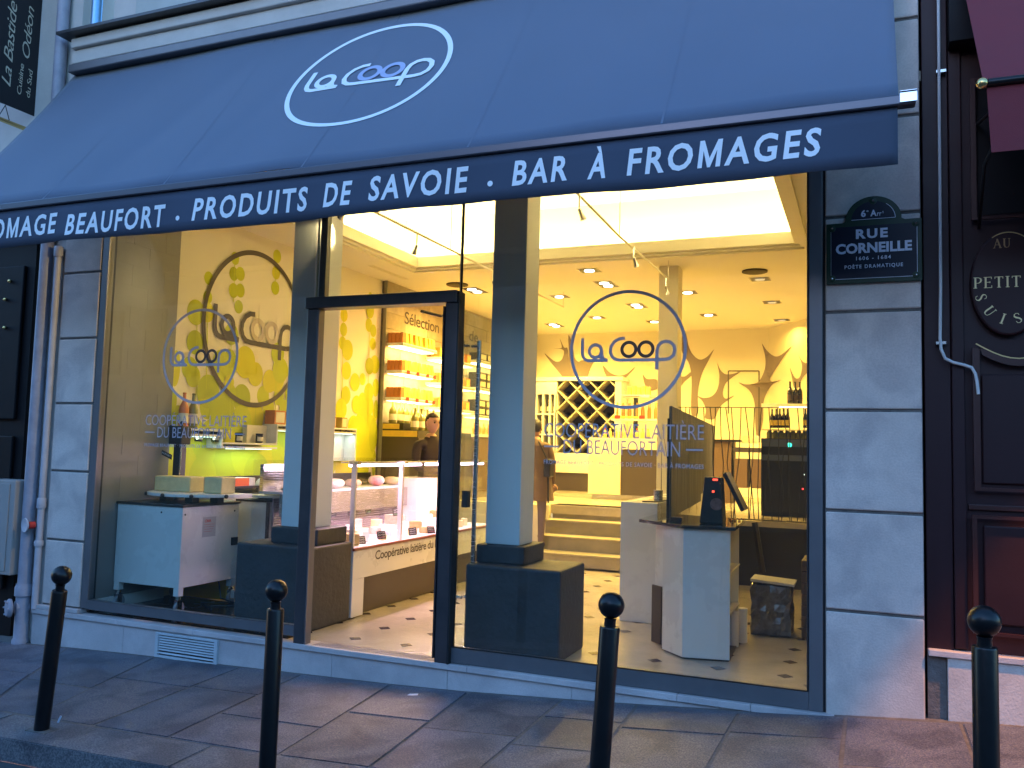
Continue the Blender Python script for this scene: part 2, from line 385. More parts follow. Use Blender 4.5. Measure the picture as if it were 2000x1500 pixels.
def slab(x00, x10, x01, x11, y0, y1, name, parent, mt, dz=0, top=.0, depth=.06):
    """one paving stone, its four top corners on the pavement surface, edges worn round"""
    j = .007
    q = [(x00+j, y0+j), (x10-j, y0+j), (x11-j, y1-j), (x01+j, y1-j)]
    bm = bmesh.new()
    c = [bm.verts.new((a, b, g(a, b)+dz+random.uniform(-.002, .002))) for a, b in q]; e = [bm.verts.new((a, b, g(a, b)-depth)) for a, b in q]
    bm.faces.new(c); 
    for i in range(4): bm.faces.new((c[i], e[i], e[(i+1) % 4], c[(i+1) % 4]))
    top_e = [ed for ed in bm.edges if ed.verts[0] in c and ed.verts[1] in c]
    bmesh.ops.bevel(bm, geom=top_e, offset=.005, segments=2, affect='EDGES'); bmesh.ops.recalc_face_normals(bm, faces=bm.faces)
    me = bpy.data.meshes.new(name); bm.to_mesh(me); bm.free(); me.materials.append(mt)
    o = bpy.data.objects.new(name, me); COL.objects.link(o); o.parent = parent
    return o
rows_top = [(130, 1266), (300, 1285), (460, 1307), (590, 1317), (755, 1342), (915, 1352), (1090, 1373), (1245, 1376), (1445, 1390), (1652, 1400), (1880, 1421)]
lo = [(-60, 1392), (60, 1400), (185, 1415), (335, 1437), (555, 1468), (735, 1490)]
lines = []
for i, p in enumerate(rows_top):
    a = PG(*p); xt = a.x
    xb = PG(*lo[i]).x if i < len(lo) else xt-.02+.04*math.sin(i*2.1)
    lines.append((xt, xb))
first = lines[0][0]
pre = [(first-.75*k, first-.75*k+.02) for k in range(9, 0, -1)]
last = lines[-1][0]
post = [(last+.62*k, last+.62*k+.02) for k in range(1, 12)]
lines = pre+lines+post
YT, YB = 5.262, KY1+.008
splits = [[.45], [.62], [.38, .74], [.5], [.33], [.68], [.42], [.55], [.3, .72], [.6], [.47]]
rnd = random.Random(3)
for i in range(len(lines)-1):
    (t0, b0), (t1, b1) = lines[i], lines[i+1]
    sp = [0]+splits[(i*3+1) % len(splits)]+[1]
    for k in range(len(sp)-1):
        f0, f1 = sp[k], sp[k+1]; y0 = YB+(YT-YB)*f0; y1 = YB+(YT-YB)*f1
        L = lambda f, t, b: b+(t-b)*f
        slab(L(f0, t0, b0), L(f0, t1, b1), L(f1, t0, b0), L(f1, t1, b1), y0, y1, 'paving_slab', sidewalk, rnd.choice([GRAN, GRAN, GRAN2, GRAN3]), rnd.uniform(-.002, .002))
kx = [-12, -10.4, -8.7, -7.2, -5.62, -4.9, -3.35, -1.6, .2, 1.9, 3.4, 5.1, 7, 9]
for a, b in zip(kx[:-1], kx[1:]):
    slab(a, b, a, b, KY0, KY1, 'kerb_stone', kerb, KERB, rnd.uniform(-.003, .003), depth=.2)
# litter
p = PG(806, 1359); m = MB(); m.prism([(p.x-.03, p.y-.02, p.z+.004), (p.x+.035, p.y-.005, p.z+.004), (p.x+.03, p.y+.022, p.z+.012), (p.x-.028, p.y+.01, p.z+.006)], (0, 0, .002))
tag(m.make('paper_scrap', ENW, loc=(p.x, p.y, p.z+.003)), 'small torn white paper scrap lying on the pavement before the door', 'litter')
p = PG(113, 1414); m = MB(); m.tube([(p.x, p.y, p.z+.008), (p.x+.008, p.y+.012, p.z+.045)], .006, 6)
tag(m.make('cigarette_butt', ENW, loc=(p.x, p.y, p.z)), 'white cigarette butt on the kerb beside the leaning bollard', 'litter')

# ================================================================== BOLLARDS
def bollard(base, top, label):
    base, top = Vector(base), Vector(top); ax = (top-base).normalized(); H = (top-base).length; r = .043
    t = thing('bollard', label, 'bollard', base, 'black ball-topped bollards along the kerb')
    m = MB(); m.lathe(base-ax*.06, [(r*1.02, 0), (r, .05), (r, H-.155+.06), (r*.93, H-.148+.06), (r*.6, H-.146+.06)], 24, ax)
    m.make('post', BLACKG, t, smooth=True)
    m = MB(); m.lathe(base, [(r*.60, H-.15), (r*.56, H-.125), (r*.62, H-.112)], 20, ax); m.make('neck', BLACKG, t, smooth=True)
    m = MB(); m.ball(base+ax*(H-.058), .056, seg=28, rings=18); m.make('ball', BLACKG, t, smooth=True)
b1 = Vector((-4.49, 3.752, g(-4.49, 3.752))); bollard(b1, PY(123, 1105, 3.70), 'leftmost black bollard, tilted to the right, in front of the stone pier and vent')
def bb(px, py, y, pxb): 
    tp = PY(px, py, y); b = Vector((tp.x+pxb, y, g(tp.x, y))); return b, tp
bollard(*bb(541, 1131, 3.62, -.005), 'upright black bollard in front of the doorway and grey pedestal')
bollard(*bb(1196, 1155, 3.60, -.055), 'black bollard leaning slightly, in front of the right shop window')
bollard(*bb(1922, 1181, 3.55, -.0), 'rightmost black bollard, in front of the maroon shopfront')
struct(MB().box(-4.56, -4.40, 3.70, 3.80, b1.z-.004, b1.z+.004).make('mortar_patch', MORT))

# ================================================================== SHOP BUILDING: stone base, piers, frames
bld = thing('stone_building', 'pale limestone building front with the cheese shop in its ground floor', 'building', (-3.1, D, -.3))
YBK = D+.28
def stone(x0, x1, z0, z1, name='stone_block', mt=LIME, y=D, dep=.3, j=.006, bev=.006, parent=bld):
    m = MB(); m.box(x0+(j if j else 0), x1-(j if j else 0), y+rnd.uniform(-.0015, .0015), y+dep, z0+j, z1-j); return m.make(name, mt, parent, bevel=bev)
# right pier courses with recessed joints behind
zz = [-.05, .581, 1.147, 1.726, 2.302, 2.868, 3.44, 4.02, 4.60, 5.3]
for a, b in zip(zz[:-1], zz[1:]):
    stone(-.215, .312, a, b, mt=LIME, j=.009, bev=.008)
MB().box(-.21, .305, D+.014, D+.34, -.2, 5.6).make('pier_core', MORT, bld)
zl = [.04, .585, 1.165, 1.74, 2.30, 2.87, 3.45, 4.02, 4.55]
for a, b in zip(zl[:-1], zl[1:]):
    stone(-6.455, -6.005, a, b, mt=LIME, j=.009, bev=.008)
MB().box(-6.45, -6.01, D+.014, D+.34, -.2, 4.6).make('pier_core', MORT, bld)
# base plinth: thin marble facing slabs and the projecting ledge stones
jb = [FA(x, 1300).x for x in (66, 255, 448, 660, 705, 911, 1142, 1400)]
jb = [-6.53, -5.50, -4.62, -3.52, -2.60, -1.72, -.80, -.22]
for a, b in zip(jb[:-1], jb[1:]):
    MB().box(a+.0015, b-.0015, D-.012, D+.2, -.5, -.043).make('facing_slab', LIME2, bld, bevel=.002)
MB().box(-6.52, -.23, D+.0, D+.25, -.5, -.045).make('plinth_core', MORT, bld)
lb = [-6.53, -5.55, -4.78, -3.70, -2.45, -1.55, -1.05, -.62, -.16]
for a, b in zip(lb[:-1], lb[1:]):
    MB().box(a+.001, b-.001, D-.03, D+.12, -.040, -.001 if a > -3.8 and b < -2.4 else .0).make('ledge_stone', LIME2, bld, bevel=.004)
MB().box(-6.53, -6.0, D-.028, D+.1, .002, .036).make('ledge_stone', LIME2, bld, bevel=.004)
# vent grille
v0 = FA(310, 1231); v1 = FA(428, 1299)
vt = thing('vent_grille', 'white louvred vent grille set in the stone base under the left window', 'vent', (v0.x, D-.02, v1.z))
a0, a1, c0, c1 = v0.x, v1.x, -.243, -.052
m = MB()
m.box(a0, a1, D-.034, D-.013, c1-.018, c1).box(a0, a1, D-.034, D-.013, c0, c0+.018).box(a0, a0+.03, D-.034, D-.013, c0+.018, c1-.018).box(a1-.03, a1, D-.034, D-.013, c0+.018, c1-.018)
m.make('grille_frame', mat('vent_paint', (.5, .55, .58), .45, var=.1, vs=8), vt, bevel=.002)
MB().box(a0+.03, a1-.03, D-.0135, D-.0128, c0+.018, c1-.018).make('cavity_shade', BLACK, vt)  # flat black sheet standing in for the shade behind the louvres
for k in range(7):
    z = c0+.030+k*.0195+(.006 if k else 0); MB().obox((a0+.032, D-.031, z), (a1-a0-.064, 0, 0), (0, .012, .008), (0, -.001, .004)).make('louvre', MATS['vent_paint'], vt)

# ---- window frames
FR = thing('shopfront_glazing', 'grey metal framed glass front of the cheese shop', 'shop window', (-3.1, D, 0))
FY0, FY1 = D+.005, D+.065
def fbar(x0, x1, z0, z1, y0=FY0, y1=FY1, mt=FRAME, nm='frame_bar', bev=.004): return MB().box(x0, x1, y0, y1, z0, z1).make(nm, mt, FR, bevel=bev)
ZT = 4.3
fbar(-6.002, -5.93, .046, ZT); fbar(-5.93, -3.86, .041, .118)                       # left window
fbar(-3.86, -3.775, .041, 2.53, mt=FRAME)                                             # left door post outer
fbar(-2.63, -.3, .002, .105); fbar(-.3, -.222, .002, ZT); MB().box(-.2225, -.205, D+.02, D+.35, -.04, ZT+.2).make('seal_strip', RUBBER, FR); MB().box(-6.01, -6.0015, D+.03, D+.2, 0, ZT+.2).make('seal_strip', RUBBER, FR)  # seal strips added as filler, stopping interior light leaking past the frame
MB().box(-6.0, -5.94, D+.066, D+.09, .12, ZT).make('glazing_bead', RUBBER, FR)
MB().box(-.31, -.302, D+.0, D+.06, .107, ZT).make('glazing_bead', RUBBER, FR)
MB().box(-5.93, -3.86, D+.0, D+.006, .1185, .122).make('glazing_bead', CHROME, FR)
MB().box(-2.60, -.31, D+.0, D+.012, .1055, .112).make('glazing_bead', RUBBER, FR)
# transom mullion above door (left) and thin glass joint (right)
MB().box(-3.80, -3.745, D+.03, D+.08, 2.54, ZT).make('mullion', FRAME, FR)
MB().box(-3.822, -3.812, D+.02, D+.032, 2.54, ZT).make('glass_joint', EDGE, FR)
MB().box(-2.605, -2.597, D+.018, D+.032, 2.535, ZT).make('glass_joint', RUBBER, FR)
MB().box(-2.614, -2.606, D+.018, D+.030, 2.535, ZT).make('glass_joint', EDGE, FR)
for nm, a in (('window_pane', (-5.94, -3.84, .115, ZT)), ('window_pane', (-2.60, -.305, .10, ZT)), ('transom_pane', (-3.81, -2.612, 2.532, ZT))):
    MB().box(a[0], a[1], D+.02, D+.03, a[2], a[3]).make(nm, GLASS, FR)
MB().box(-6.0, -.22, D-.0, D+.09, ZT, ZT+.2).make('frame_head', FRAME, FR)
# ---- door frame
DR = thing('shop_door', 'dark metal door frame with glass leaf standing open inward and long pull handles', 'door', (-3.2, D, 0))
dp = lambda *a, nm='door_post', mt=FRAMED: MB().box(*a).make(nm, mt, DR, bevel=.005)
dp(-3.855, -3.765, D-.022, D+.045, .0, 2.455); dp(-2.695, -2.60, D-.03, D+.05, .0, 2.455)
m = MB(); m.prism([(-3.855, D-.056, 2.455), (-2.60, D-.056, 2.455), (-2.60, D-.056, 2.54), (-3.855, D-.056, 2.54)], (0, .126, 0)); m.make('door_header', FRAMED, DR, bevel=.005)
MB().box(-2.597, -2.585, D-.04, D+.05, .0, 2.53).make('rubber_seal', RUBBER, DR)
MB().box(-2.708, -2.697, D-.04, D+.05, .03, 2.43).make('rubber_seal', RUBBER, DR)
MB().box(-3.762, -3.752, D-.02, D+.05, .0, 2.452).make('door_stop', FRAME, DR)
LY = D+.11
lf = MB().box(-2.683, -2.671, LY, LY+.94, .02, 2.44).make('door_leaf', GLASS, DR)
for s in (-1, 1):
    x = -2.677+s*.06; y = D+.36+.02*s
    m = MB(); m.tube([(x, y, .33), (x, y, 2.24)], .0165, 12); m.tube([(-2.677, y, 2.20), (x, y, 2.20)], .012, 10); m.tube([(-2.677, y, .38), (x, y, .38)], .012, 10); m.make('pull_handle', STEEL, DR, smooth=True)
MB().box(-2.70, -2.655, D+.33, D+.39, 1.02, 1.14).make('lock', RUBBER, DR, bevel=.004)
MB().box(-2.70, -2.655, LY, LY+.94, .006, .02).make('bottom_rail', STEEL, DR)
m = MB(); q = PY(808, 604, D+.14); r_ = PY(826, 608, D+.30); s_ = PY(870, 602, D+.12); m.tube([(-2.95, D+.09, 2.425), (-2.90, D+.30, 2.42)], .011, 6); m.tube([(-2.90, D+.30, 2.42), (-2.69, D+.13, 2.42)], .009, 6); m.make('door_closer_arm', BLACK, DR)

# ---- window lettering (vinyl on the glass)
GY = D+.0185
def decal(cx, cy, rpx, tx0, tx1, ty, ty2, ty3, label, caps):
    c = PY(cx, cy, GY); r = (PY(cx+rpx, cy, GY)-PY(cx-rpx, cy, GY)).x/2
    t = thing('window_decal', label, 'window lettering', (c.x, GY, c.z))
    a, b, d = logo(c, r, X1, Z1)
    a.make('ring', DECAL, t); b.make('script', DECAL, t); d.make('double_o', DECALD, t)
    m = MB(); x0 = PY(tx0, ty, GY); x1 = PY(tx1, ty, GY)
    W = x1.x-x0.x
    text(m, 'COOPÉRATIVE LAITIÈRE', (x0.x, GY, x0.z), X1, Z1, W, caps, -.004, 1.0)
    z2 = PY((tx0+tx1)/2, ty2, GY).z
    text(m, 'DU BEAUFORTAIN', (x0.x+W*.13, GY, z2), X1, Z1, W*.73, caps, -.004, 1.0)
    for q in (x0.x, x0.x+W*.895): m.box(q, q+W*.10, GY-.0008, GY, z2+caps*.42, z2+caps*.54)
    z3 = PY((tx0+tx1)/2, ty3, GY).z
    text(m, 'FROMAGE BEAUFORT · PRODUITS DE SAVOIE · BAR À FROMAGES', (x0.x, GY, z3), X1, Z1, W, caps*.30, .012, 1.15)
    m.make('lettering', DECAL, t)
decal(1224.5, 682, 111, 1063, 1375, 853, 889, 911, 'ringed script emblem with grey lettering on the glass right of the door', .092)
decal(390, 695.5, 71.5, 284, 481, 830, 856, 874.5, 'ringed script emblem with grey lettering on the left window glass', .083)

# ================================================================== AWNING
AT = thing('shop_awning', 'large slate blue awning with white emblem and shop lettering on its valance', 'awning', (-3.1, D, 4.6))
zt, SL, AY = 4.666, 1.4, 4.20
zf = zt-SL*(D-AY); xl, xr = -6.46, .155
AV = Vector((0, D-AY, zt-zf)).normalized(); AN = X1.cross(AV)   # up-slope, outward normal (towards -y,+z)
ALEN = math.hypot(D-AY, zt-zf)
def AP(x, t, off=0): return Vector((x, AY, zf))+AV*t+AN*(-off if AN.z < 0 else off)
m = MB(); nx, ny = 120, 14
sag = lambda x, f: -.022*math.sin(math.pi*f)-.008*math.sin(x*2.3+f*2.2)-.005*math.sin((x-f*.9)*6.1+1.3*math.sin(f*3))*(1-f*.7)-.006*math.exp(-((x+5.1-f*.9)/.12)**2)*math.sin(math.pi*f)-.004*math.exp(-((x+4.2-f*.7)/.10)**2)
NN = AN if AN.z > 0 else -AN
vs = []; fs = []
for j in range(ny+1):
    for i in range(nx+1):
        x = xl+(xr-xl)*i/nx; f = j/ny; p = Vector((x, AY, zf))+AV*ALEN*f+NN*sag(x, f); vs.append(p)
fs = [(j*(nx+1)+i, j*(nx+1)+i+1, (j+1)*(nx+1)+i+1, (j+1)*(nx+1)+i) for j in range(ny) for i in range(nx)]
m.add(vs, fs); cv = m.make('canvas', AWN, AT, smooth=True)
sm = cv.modifiers.new('thickness', 'SOLIDIFY'); sm.thickness = .003; sm.offset = -1
for k in range(1, 6):   # sewn seams
    x = xl+(xr-xl)*k/6; MB().ribbon([Vector((x, AY, zf))+AV*ALEN*f+NN*(sag(x, f)+.0012) for f in [i/14 for i in range(15)]], .012, NN).make('seam', AWN, AT, smooth=True)
m = MB(); m.box(xl, xr+.07, AY-.035, AY+.03, zf-.055, zf-.004); m.make('front_bar', mat('awning_bar', (.10, .10, .12), .3, .6), AT, bevel=.008)
MB().box(xr+.004, xr+.075, AY-.042, AY-.0355, zf-.045, zf+.006).box(xr+.004, xr+.075, AY-.042, AY+.03, zf-.002, zf+.008).make('bar_end_cap', CHROME, AT)
# valance
vz0, vz1 = 2.795, zf-.05; VY = AY-.012
m = MB(); nx = 150; vs = []
wav = lambda x, f: .010*math.sin(x*5.3)*(1-f)+.006*math.sin(x*11.7+1)*(1-f)
for j in range(5):
    for i in range(nx+1):
        x = xl+(xr-.005-xl)*i/nx; f = j/4; vs.append((x, VY+wav(x, f), vz0+.008*math.sin(x*2.2)*(1-f)+(vz1-vz0)*f))
m.add(vs, [(j*(nx+1)+i, j*(nx+1)+i+1, (j+1)*(nx+1)+i+1, (j+1)*(nx+1)+i) for j in range(4) for i in range(nx)])
va = m.make('valance', mat('shaded_navy_canvas', (.050, .066, .105), .85, var=.07, vs=1.6, bump=.12, bs=420), AT, smooth=True); sm = va.modifiers.new('thickness', 'SOLIDIFY'); sm.thickness = .002  # darker cloth, with the shade of its upright facing put into the colour
LYV = VY-.018
def vw(txt, xa, ya, xb, yb, cap=.145, bold=.024):
    p0 = PY(xa, ya, LYV); p1 = PY(xb, yb, LYV); m = MB()
    text(m, txt, (p0.x, LYV, p0.z), X1, Vector((.11, 0, 1)), p1.x-p0.x-.10*cap, cap, bold, 1.22)
    # follow the cloth
    m.v = [(x, VY+wav(x, max(0, min(1, (z-vz0)/(vz1-vz0))))-.0035, z) for x, y, z in m.v]
    m.make('lettering', AWNW, AT)
vw('FROMAGE', -62, 471, 106, 463); vw('BEAUFORT', 125, 459, 317, 440)
vw('PRODUITS', 373, 431, 597, 409); vw('DE', 628, 404, 684, 399); vw('SAVOIE', 716, 392, 911, 374)
vw('BAR', 998, 362, 1111, 352, .138); vw('À', 1146, 350, 1186, 346, .138); vw('FROMAGES', 1222, 341, 1606, 311, .138)
for (a, b) in ((344, 425), (955, 357)):
    q = PY(a, b, LYV); MB().disc((q.x, VY+wav(q.x, .4)-.004, q.z), .016, .016, X1, Z1).make('lettering', AWNW, AT)
# emblem on canvas: fit ellipse (ring) on the sloping cloth
def onA(px, py):
    d = ray(px, py); n = NN; p0 = Vector((0, AY, zf)); return CAM+d*((p0-CAM).dot(n)/d.dot(n))
e = [onA(*q) for q in ((544, 210), (886, 78), (820, 36), (603, 243))]
c = onA(715, 139)
# solve ring: use onA of ring points
L_, Rr_ = onA(543, 205), onA(886, 80); T_, B_ = onA(822, 36), onA(607, 243)
rx = (Rr_.x-L_.x)/2; ry = abs((T_-B_).dot(AV))/2; c = (L_+Rr_+T_+B_)/4
a, b, d_ = logo(c+NN*.004, 1, X1, AV, rx, ry, wd=.037)
for mm in (a, b, d_):
    out = []
    for v in mm.v:
        v = Vector(v); f = (v-Vector((0, AY, zf))).dot(AV)/ALEN; h = (v-Vector((0, AY, zf))).dot(NN)
        out.append(v+NN*(sag(v.x, f)))
    mm.v = out
a.make('emblem_ring', AWNW, AT); b.make('emblem_script', AWNW, AT); d_.make('emblem_double_o', AWNL, AT)
for x in (-5.6, -.6):
    m = MB(); m.tube([(x, D-.02, 3.6), (x+.45, D-.5, 3.28), (x, AY+.04, zf-.03)], .022, 8); m.make('folding_arm', FRAME, AT)
m = MB(); m.box(xl+.02, xr-.02, D-.10, D-.002, zt-.03, zt+.045); m.make('roller_box', FRAME, AT, bevel=.01)

# ================================================================== UPPER FACADE
cz = 4.88
m = MB(); m.box(-6.46, 1.2, D-.05, D+.3, 4.74, 4.86); m.make('cornice_band', PLAST, bld, bevel=.006)
m = MB(); m.box(-6.44, 1.2, D-.09, D+.3, 4.862, 4.95); m.make('cornice_band', PLAST, bld, bevel=.012)
m = MB(); m.box(-6.53, 1.2, D-.17, D+.3, 4.965, 4.99); m.make('zinc_flashing', mat('dark_zinc', (.07, .075, .08), .4, .6), bld)
m = MB(); m.box(-6.40, 1.2, D+.02, D+.3, 4.60, 4.735); m.make('frieze', mat('frieze', (.22, .19, .17), .8, var=.3, vs=5), bld)
MB().box(-6.42, -5.6, D-.03, D+.018, 4.65, 4.72).make('frieze_block', LIME, bld, bevel=.004)
m = MB(); m.box(-6.14, 3, D+.08, D+.4, 4.99, 8.2); m.make('upper_wall', PLAST, bld)
MB().box(-6.5, 1.2, D+.1, D+.4, ZT+.2, 4.6).make('lintel', PLAST, bld)
p0 = PY(212, 33, D+.07)
for (x0, x1) in ((-5.86, -4.75), (-4.5, -3.2), (-2.9, -1.5)):
    m = MB(); m.box(x0, x1, D+.055, D+.08, 5.14, 5.9); m.make('wall_panel', DARKW, bld, bevel=.006)
    MB().box(x0, x1, D+.045, D+.0545, 5.125, 5.14).make('panel_moulding', DARKW, bld)
MB().box(-4.70, -4.55, D+.02, D+.08, 5.0, 6.5).make('window_casing', PLAST, bld, bevel=.004)
MB().box(-4.1, -2.2, D-.02, D+.05, 5.08, 5.13).make('window_sill', mat('dark_zinc', (.07, .075, .08)), bld)
m = MB(); m.tube([(-6.28, D+.02, 5.0), (-6.28, D+.02, 8)], .045, 16)
tag(m.make('zinc_downpipe', ZINC, loc=(-6.28, D, 5.0), smooth=True), 'blue-grey zinc downpipe standing on the cornice at the upper left', 'pipe')
# neighbour wall to the left above + dark doorway
lw = thing('left_neighbour_building', 'pale plastered neighbouring building with dark doorway at the left edge', 'building', (-9, D, -.4))
MB().box(-14, -6.62, D+.05, D+.6, 3.25, 8.2).make('plaster_wall', PLAST, lw)
MB().box(-6.62, -6.46, D+.03, D+.6, -.4, 8.2).make('corner_strip', PLAST, lw)
MB().box(-14, -6.95, D+.12, D+.9, -.5, 3.24).make('dark_doorway', NIGHT, lw)
for k in range(5):
    x = -7.05-.42*k; MB().box(x-.36, x, D+.085, D+.119, .1, 1.45).make('door_panel', NIGHT, lw, bevel=.01); MB().box(x-.36, x, D+.085, D+.119, 1.6, 3.0).make('door_panel', NIGHT, lw, bevel=.01)
for (x, y) in ((19, 549), (10, 585), (9, 640)):
    q = PY(x, y, D+.07); m = MB(); m.ball(q, .018); m.make('door_stud', BRASS, lw, smooth=True)
# downpipes
q0, q1 = PY(99, 480, D-.02), PY(56, 1120, D-.02)
dp1 = thing('large_downpipe', 'thick grey downpipe with round bolted inspection plate, beside the meter box', 'pipe', (-6.63, D-.03, -.3))
m = MB(); m.tube([(-6.63, D-.03, .17), (-6.63, D-.03, 8)], .052, 20); m.make('pipe', PIPE2, dp1, smooth=True)
m = MB(); m.lathe((-6.63, D-.03, 0), [(.062, -.34), (.066, -.30), (.066, -.27), (.056, -.25), (.056, .09), (.07, .10), (.07, .17), (.062, .185), (.062, .20)], 20); m.make('cast_iron_boot', PIPE2, dp1, smooth=True)
m = MB(); m.lathe((-6.68, D-.10, .0), [(.075, 0), (.078, .015), (.06, .035)], 20, (-.45, -1, 0)); m.make('inspection_plate', PIPE2, dp1, smooth=True)
m = MB(); m.lathe((-6.64, D-.03, 0), [(.056, -.05), (.056, .05)], 12, (-.45, -1, 0)); m.make('branch', PIPE2, dp1)
for k in range(6):
    an = k*math.pi/3; u = Vector((1, -.45, 0)).normalized(); p = Vector((-6.695, D-.135, 0))+u*.062*math.cos(an)+Z1*.062*math.sin(an)
    MB().ball(p, .009, seg=6, rings=4).make('bolt', PIPE2, dp1)
dp2 = thing('thin_downpipe', 'thin pale pipe with round open junction, against the left stone pier', 'pipe', (-6.50, D-.02, 0))
m = MB(); m.tube([(-6.50, D-.02, -.0), (-6.50, D-.02, 3.05)], .027, 16); m.make('pipe', PIPE, dp2, smooth=True)
for z, h in ((3.02, .09), (.84, .09), (.52, .05)):
    m = MB(); m.lathe((-6.50, D-.02, z), [(.034, 0), (.038, .01), (.038, h-.01), (.034, h)], 16); m.make('collar', PIPE, dp2, smooth=True)
m = MB(); q = PY(72, 1003, D-.09); m.lathe((-6.56, D-.10, .70), [(.045, 0), (.062, .012), (.058, .02), (.03, .012)], 20, (-.25, -1, 0)); m.make('junction_ring', PIPE, dp2, smooth=True)
MB().lathe((-6.53, D-.05, .70), [(.03, 0), (.03, .05)], 12, (-.25, -1, 0)).make('red_seal', REDM, dp2)
mb = thing('meter_box', 'beige electricity meter box on the wall beside the dark doorway', 'meter box', (-6.85, D-.05, .27))
m = MB(); m.box(-7.08, -6.70, D-.12, D+.08, .27, 1.07); m.make('box_body', mat('meter_paint', (.34, .31, .29), .5, var=.06, vs=4), mb, bevel=.008)
MB().box(-7.05, -6.76, D-.128, D-.121, .30, 1.04).make('box_door', MATS['meter_paint'], mb, bevel=.003)
MB().box(-6.98, -6.90, D-.131, D-.1285, .86, .92).make('box_label', GREYL, mb); MB().box(-6.98, -6.90, D-.131, D-.1285, .935, .945).make('box_label', TEXTD, mb)
MB().lathe((-6.93, D-.1285, .62), [(.014, 0), (.012, .006)], 10, (0, -1, 0)).make('box_lock', BLACK, mb)
# hanging banner
bn = thing('restaurant_banner', 'black vertical banner with cream handwriting at the upper left', 'banner', (-7.0, 4.9, 4.3))
BX = -7.0
MB().box(BX-.012, BX, 4.30, 5.345, 4.37, 7.4).make('banner_cloth', mat('black_cloth', (.008, .008, .011), .7), bn)
MB().tube([(BX, 3.9, 4.22), (BX, 5.3, 4.22)], .02, 10).make('lower_pole', BRASS, bn)
for y in (5.06, 4.95): MB().tube([(BX, 5.06, 4.36), (BX, 2*5.06-y-.06, 4.23)], .004, 5).make('tie_cord', BLACK, bn)
BT = mat('cream_handwriting', (.50, .46, .36), .7); m = MB()
def bt(txt, xa, ya, xb, yb, cap, sh=.25, bold=-.004):
    a = PX(xa, ya, BX+.003); b = PX(xb, yb, BX+.003); u = (b-a).normalized(); v = u.cross(Vector((-1, 0, 0))); 
    if v.y > 0: v = -v
    text(m, txt, a, u, v, (b-a).length, cap, bold, .9, sh)
bt('La Bastide', 20, 170, 34, 6, .085, .35); bt('Odéon', 57, 116, 67, 16, .075, .35); bt('Cuisine', 41, 186, 47, 126, .042, .1, .002); bt('du Sud', 58, 192, 64, 138, .042, .1, .002)
m.make('lettering', BT, bn)

# ================================================================== STREET SIGN
sg = thing('street_sign', 'dark blue and green enamel street name plate with arched top, on the right stone pier', 'sign', (.055, D-.02, 2.46))
SY = D-.012
x0, x1, z0, z1 = -.20, .310, 2.462, 2.823; cxs = .055
pts = [(x0, z0), (x1, z0), (x1, z1), (.222, z1)]+[(cxs+.151*math.cos(R(t)), z1+.008+.140*math.sin(R(t))) for t in range(0, 181, 9)]+[(-.112, z1), (x0, z1)]
MB().prism([(a, SY, b) for a, b in pts], (0, -.012, 0)).make('green_border', GREENE, sg, bevel=.003, fixn=True)
MB().prism([(x0+.028, SY-.012, z0+.03), (x1-.028, SY-.012, z0+.03), (x1-.028, SY-.012, z1-.025), (x0+.028, SY-.012, z1-.025)], (0, -.002, 0)).make('blue_field', NAVYE, sg, fixn=True)
MB().prism([(cxs+.117*math.cos(R(t)), SY-.012, z1+.012+.105*math.sin(R(t))) for t in range(0, 181, 9)], (0, -.002, 0)).make('arch_field', NAVYE, sg, fixn=True)
m = MB(); q = SY-.0165
def rl(a, b, wd=.0028): m.ribbon([(a[0], q, a[1]), (b[0], q, b[1])], wd, (0, -1, 0))
rl((x0+.05, z0+.027), (x1-.05, z0+.027)); rl((x1-.026, z0+.05), (x1-.026, z1-.05)); rl((x0+.026, z0+.05), (x0+.026, z1-.05), .0012)
rl((cxs-.117, z1+.012), (cxs+.117, z1+.012)); m.ribbon([(cxs+.117*math.cos(R(t)), q, z1+.012+.105*math.sin(R(t))) for t in range(0, 60, 6)], .0028, (0, -1, 0))
def stx(t, xc, z, wd, cap, bold=.03, tr=1.0): text(m, t, (xc-wd/2, q, z), X1, Z1, wd, cap, bold, tr)
stx('RUE', cxs-.008, 2.722, .170, .056, .04, 1.25); stx('CORNEILLE', cxs, 2.637, .405, .060, .04, 1.02)
stx('1606 - 1684', cxs, 2.596, .185, .021, .018, 1.25); stx('POÈTE DRAMATIQUE', cxs, 2.548, .310, .021, .018, 1.3)
stx('6', cxs-.052, 2.850, .026, .040, .035); stx('e', cxs-.030, 2.878, .012, .013, .02); stx('A', cxs+.002, 2.850, .034, .038, .035); stx('rr', cxs+.033, 2.850, .023, .030, .01); stx('t', cxs+.0525, 2.864, .007, .017, .008)
m.make('lettering', ENW, sg)
for (a, b) in ((x0+.032, z0+.032), (x1-.032, z0+.032), (x0+.032, z1-.030), (x1-.032, z1-.030), (cxs, z1+.118)):
    s = MB(); s.lathe((a, SY-.012, b), [(.021, 0), (.021, .003), (.015, .004), (.007, .005), (.006, .010), (.002, .012)], 18, (0, -1, 0)); s.mat(0)
    s.make('screw', GREENE, sg, smooth=True); MB().ball((a, SY-.022, b), .005, seg=8, rings=5).make('screw_head', CHROME, sg)

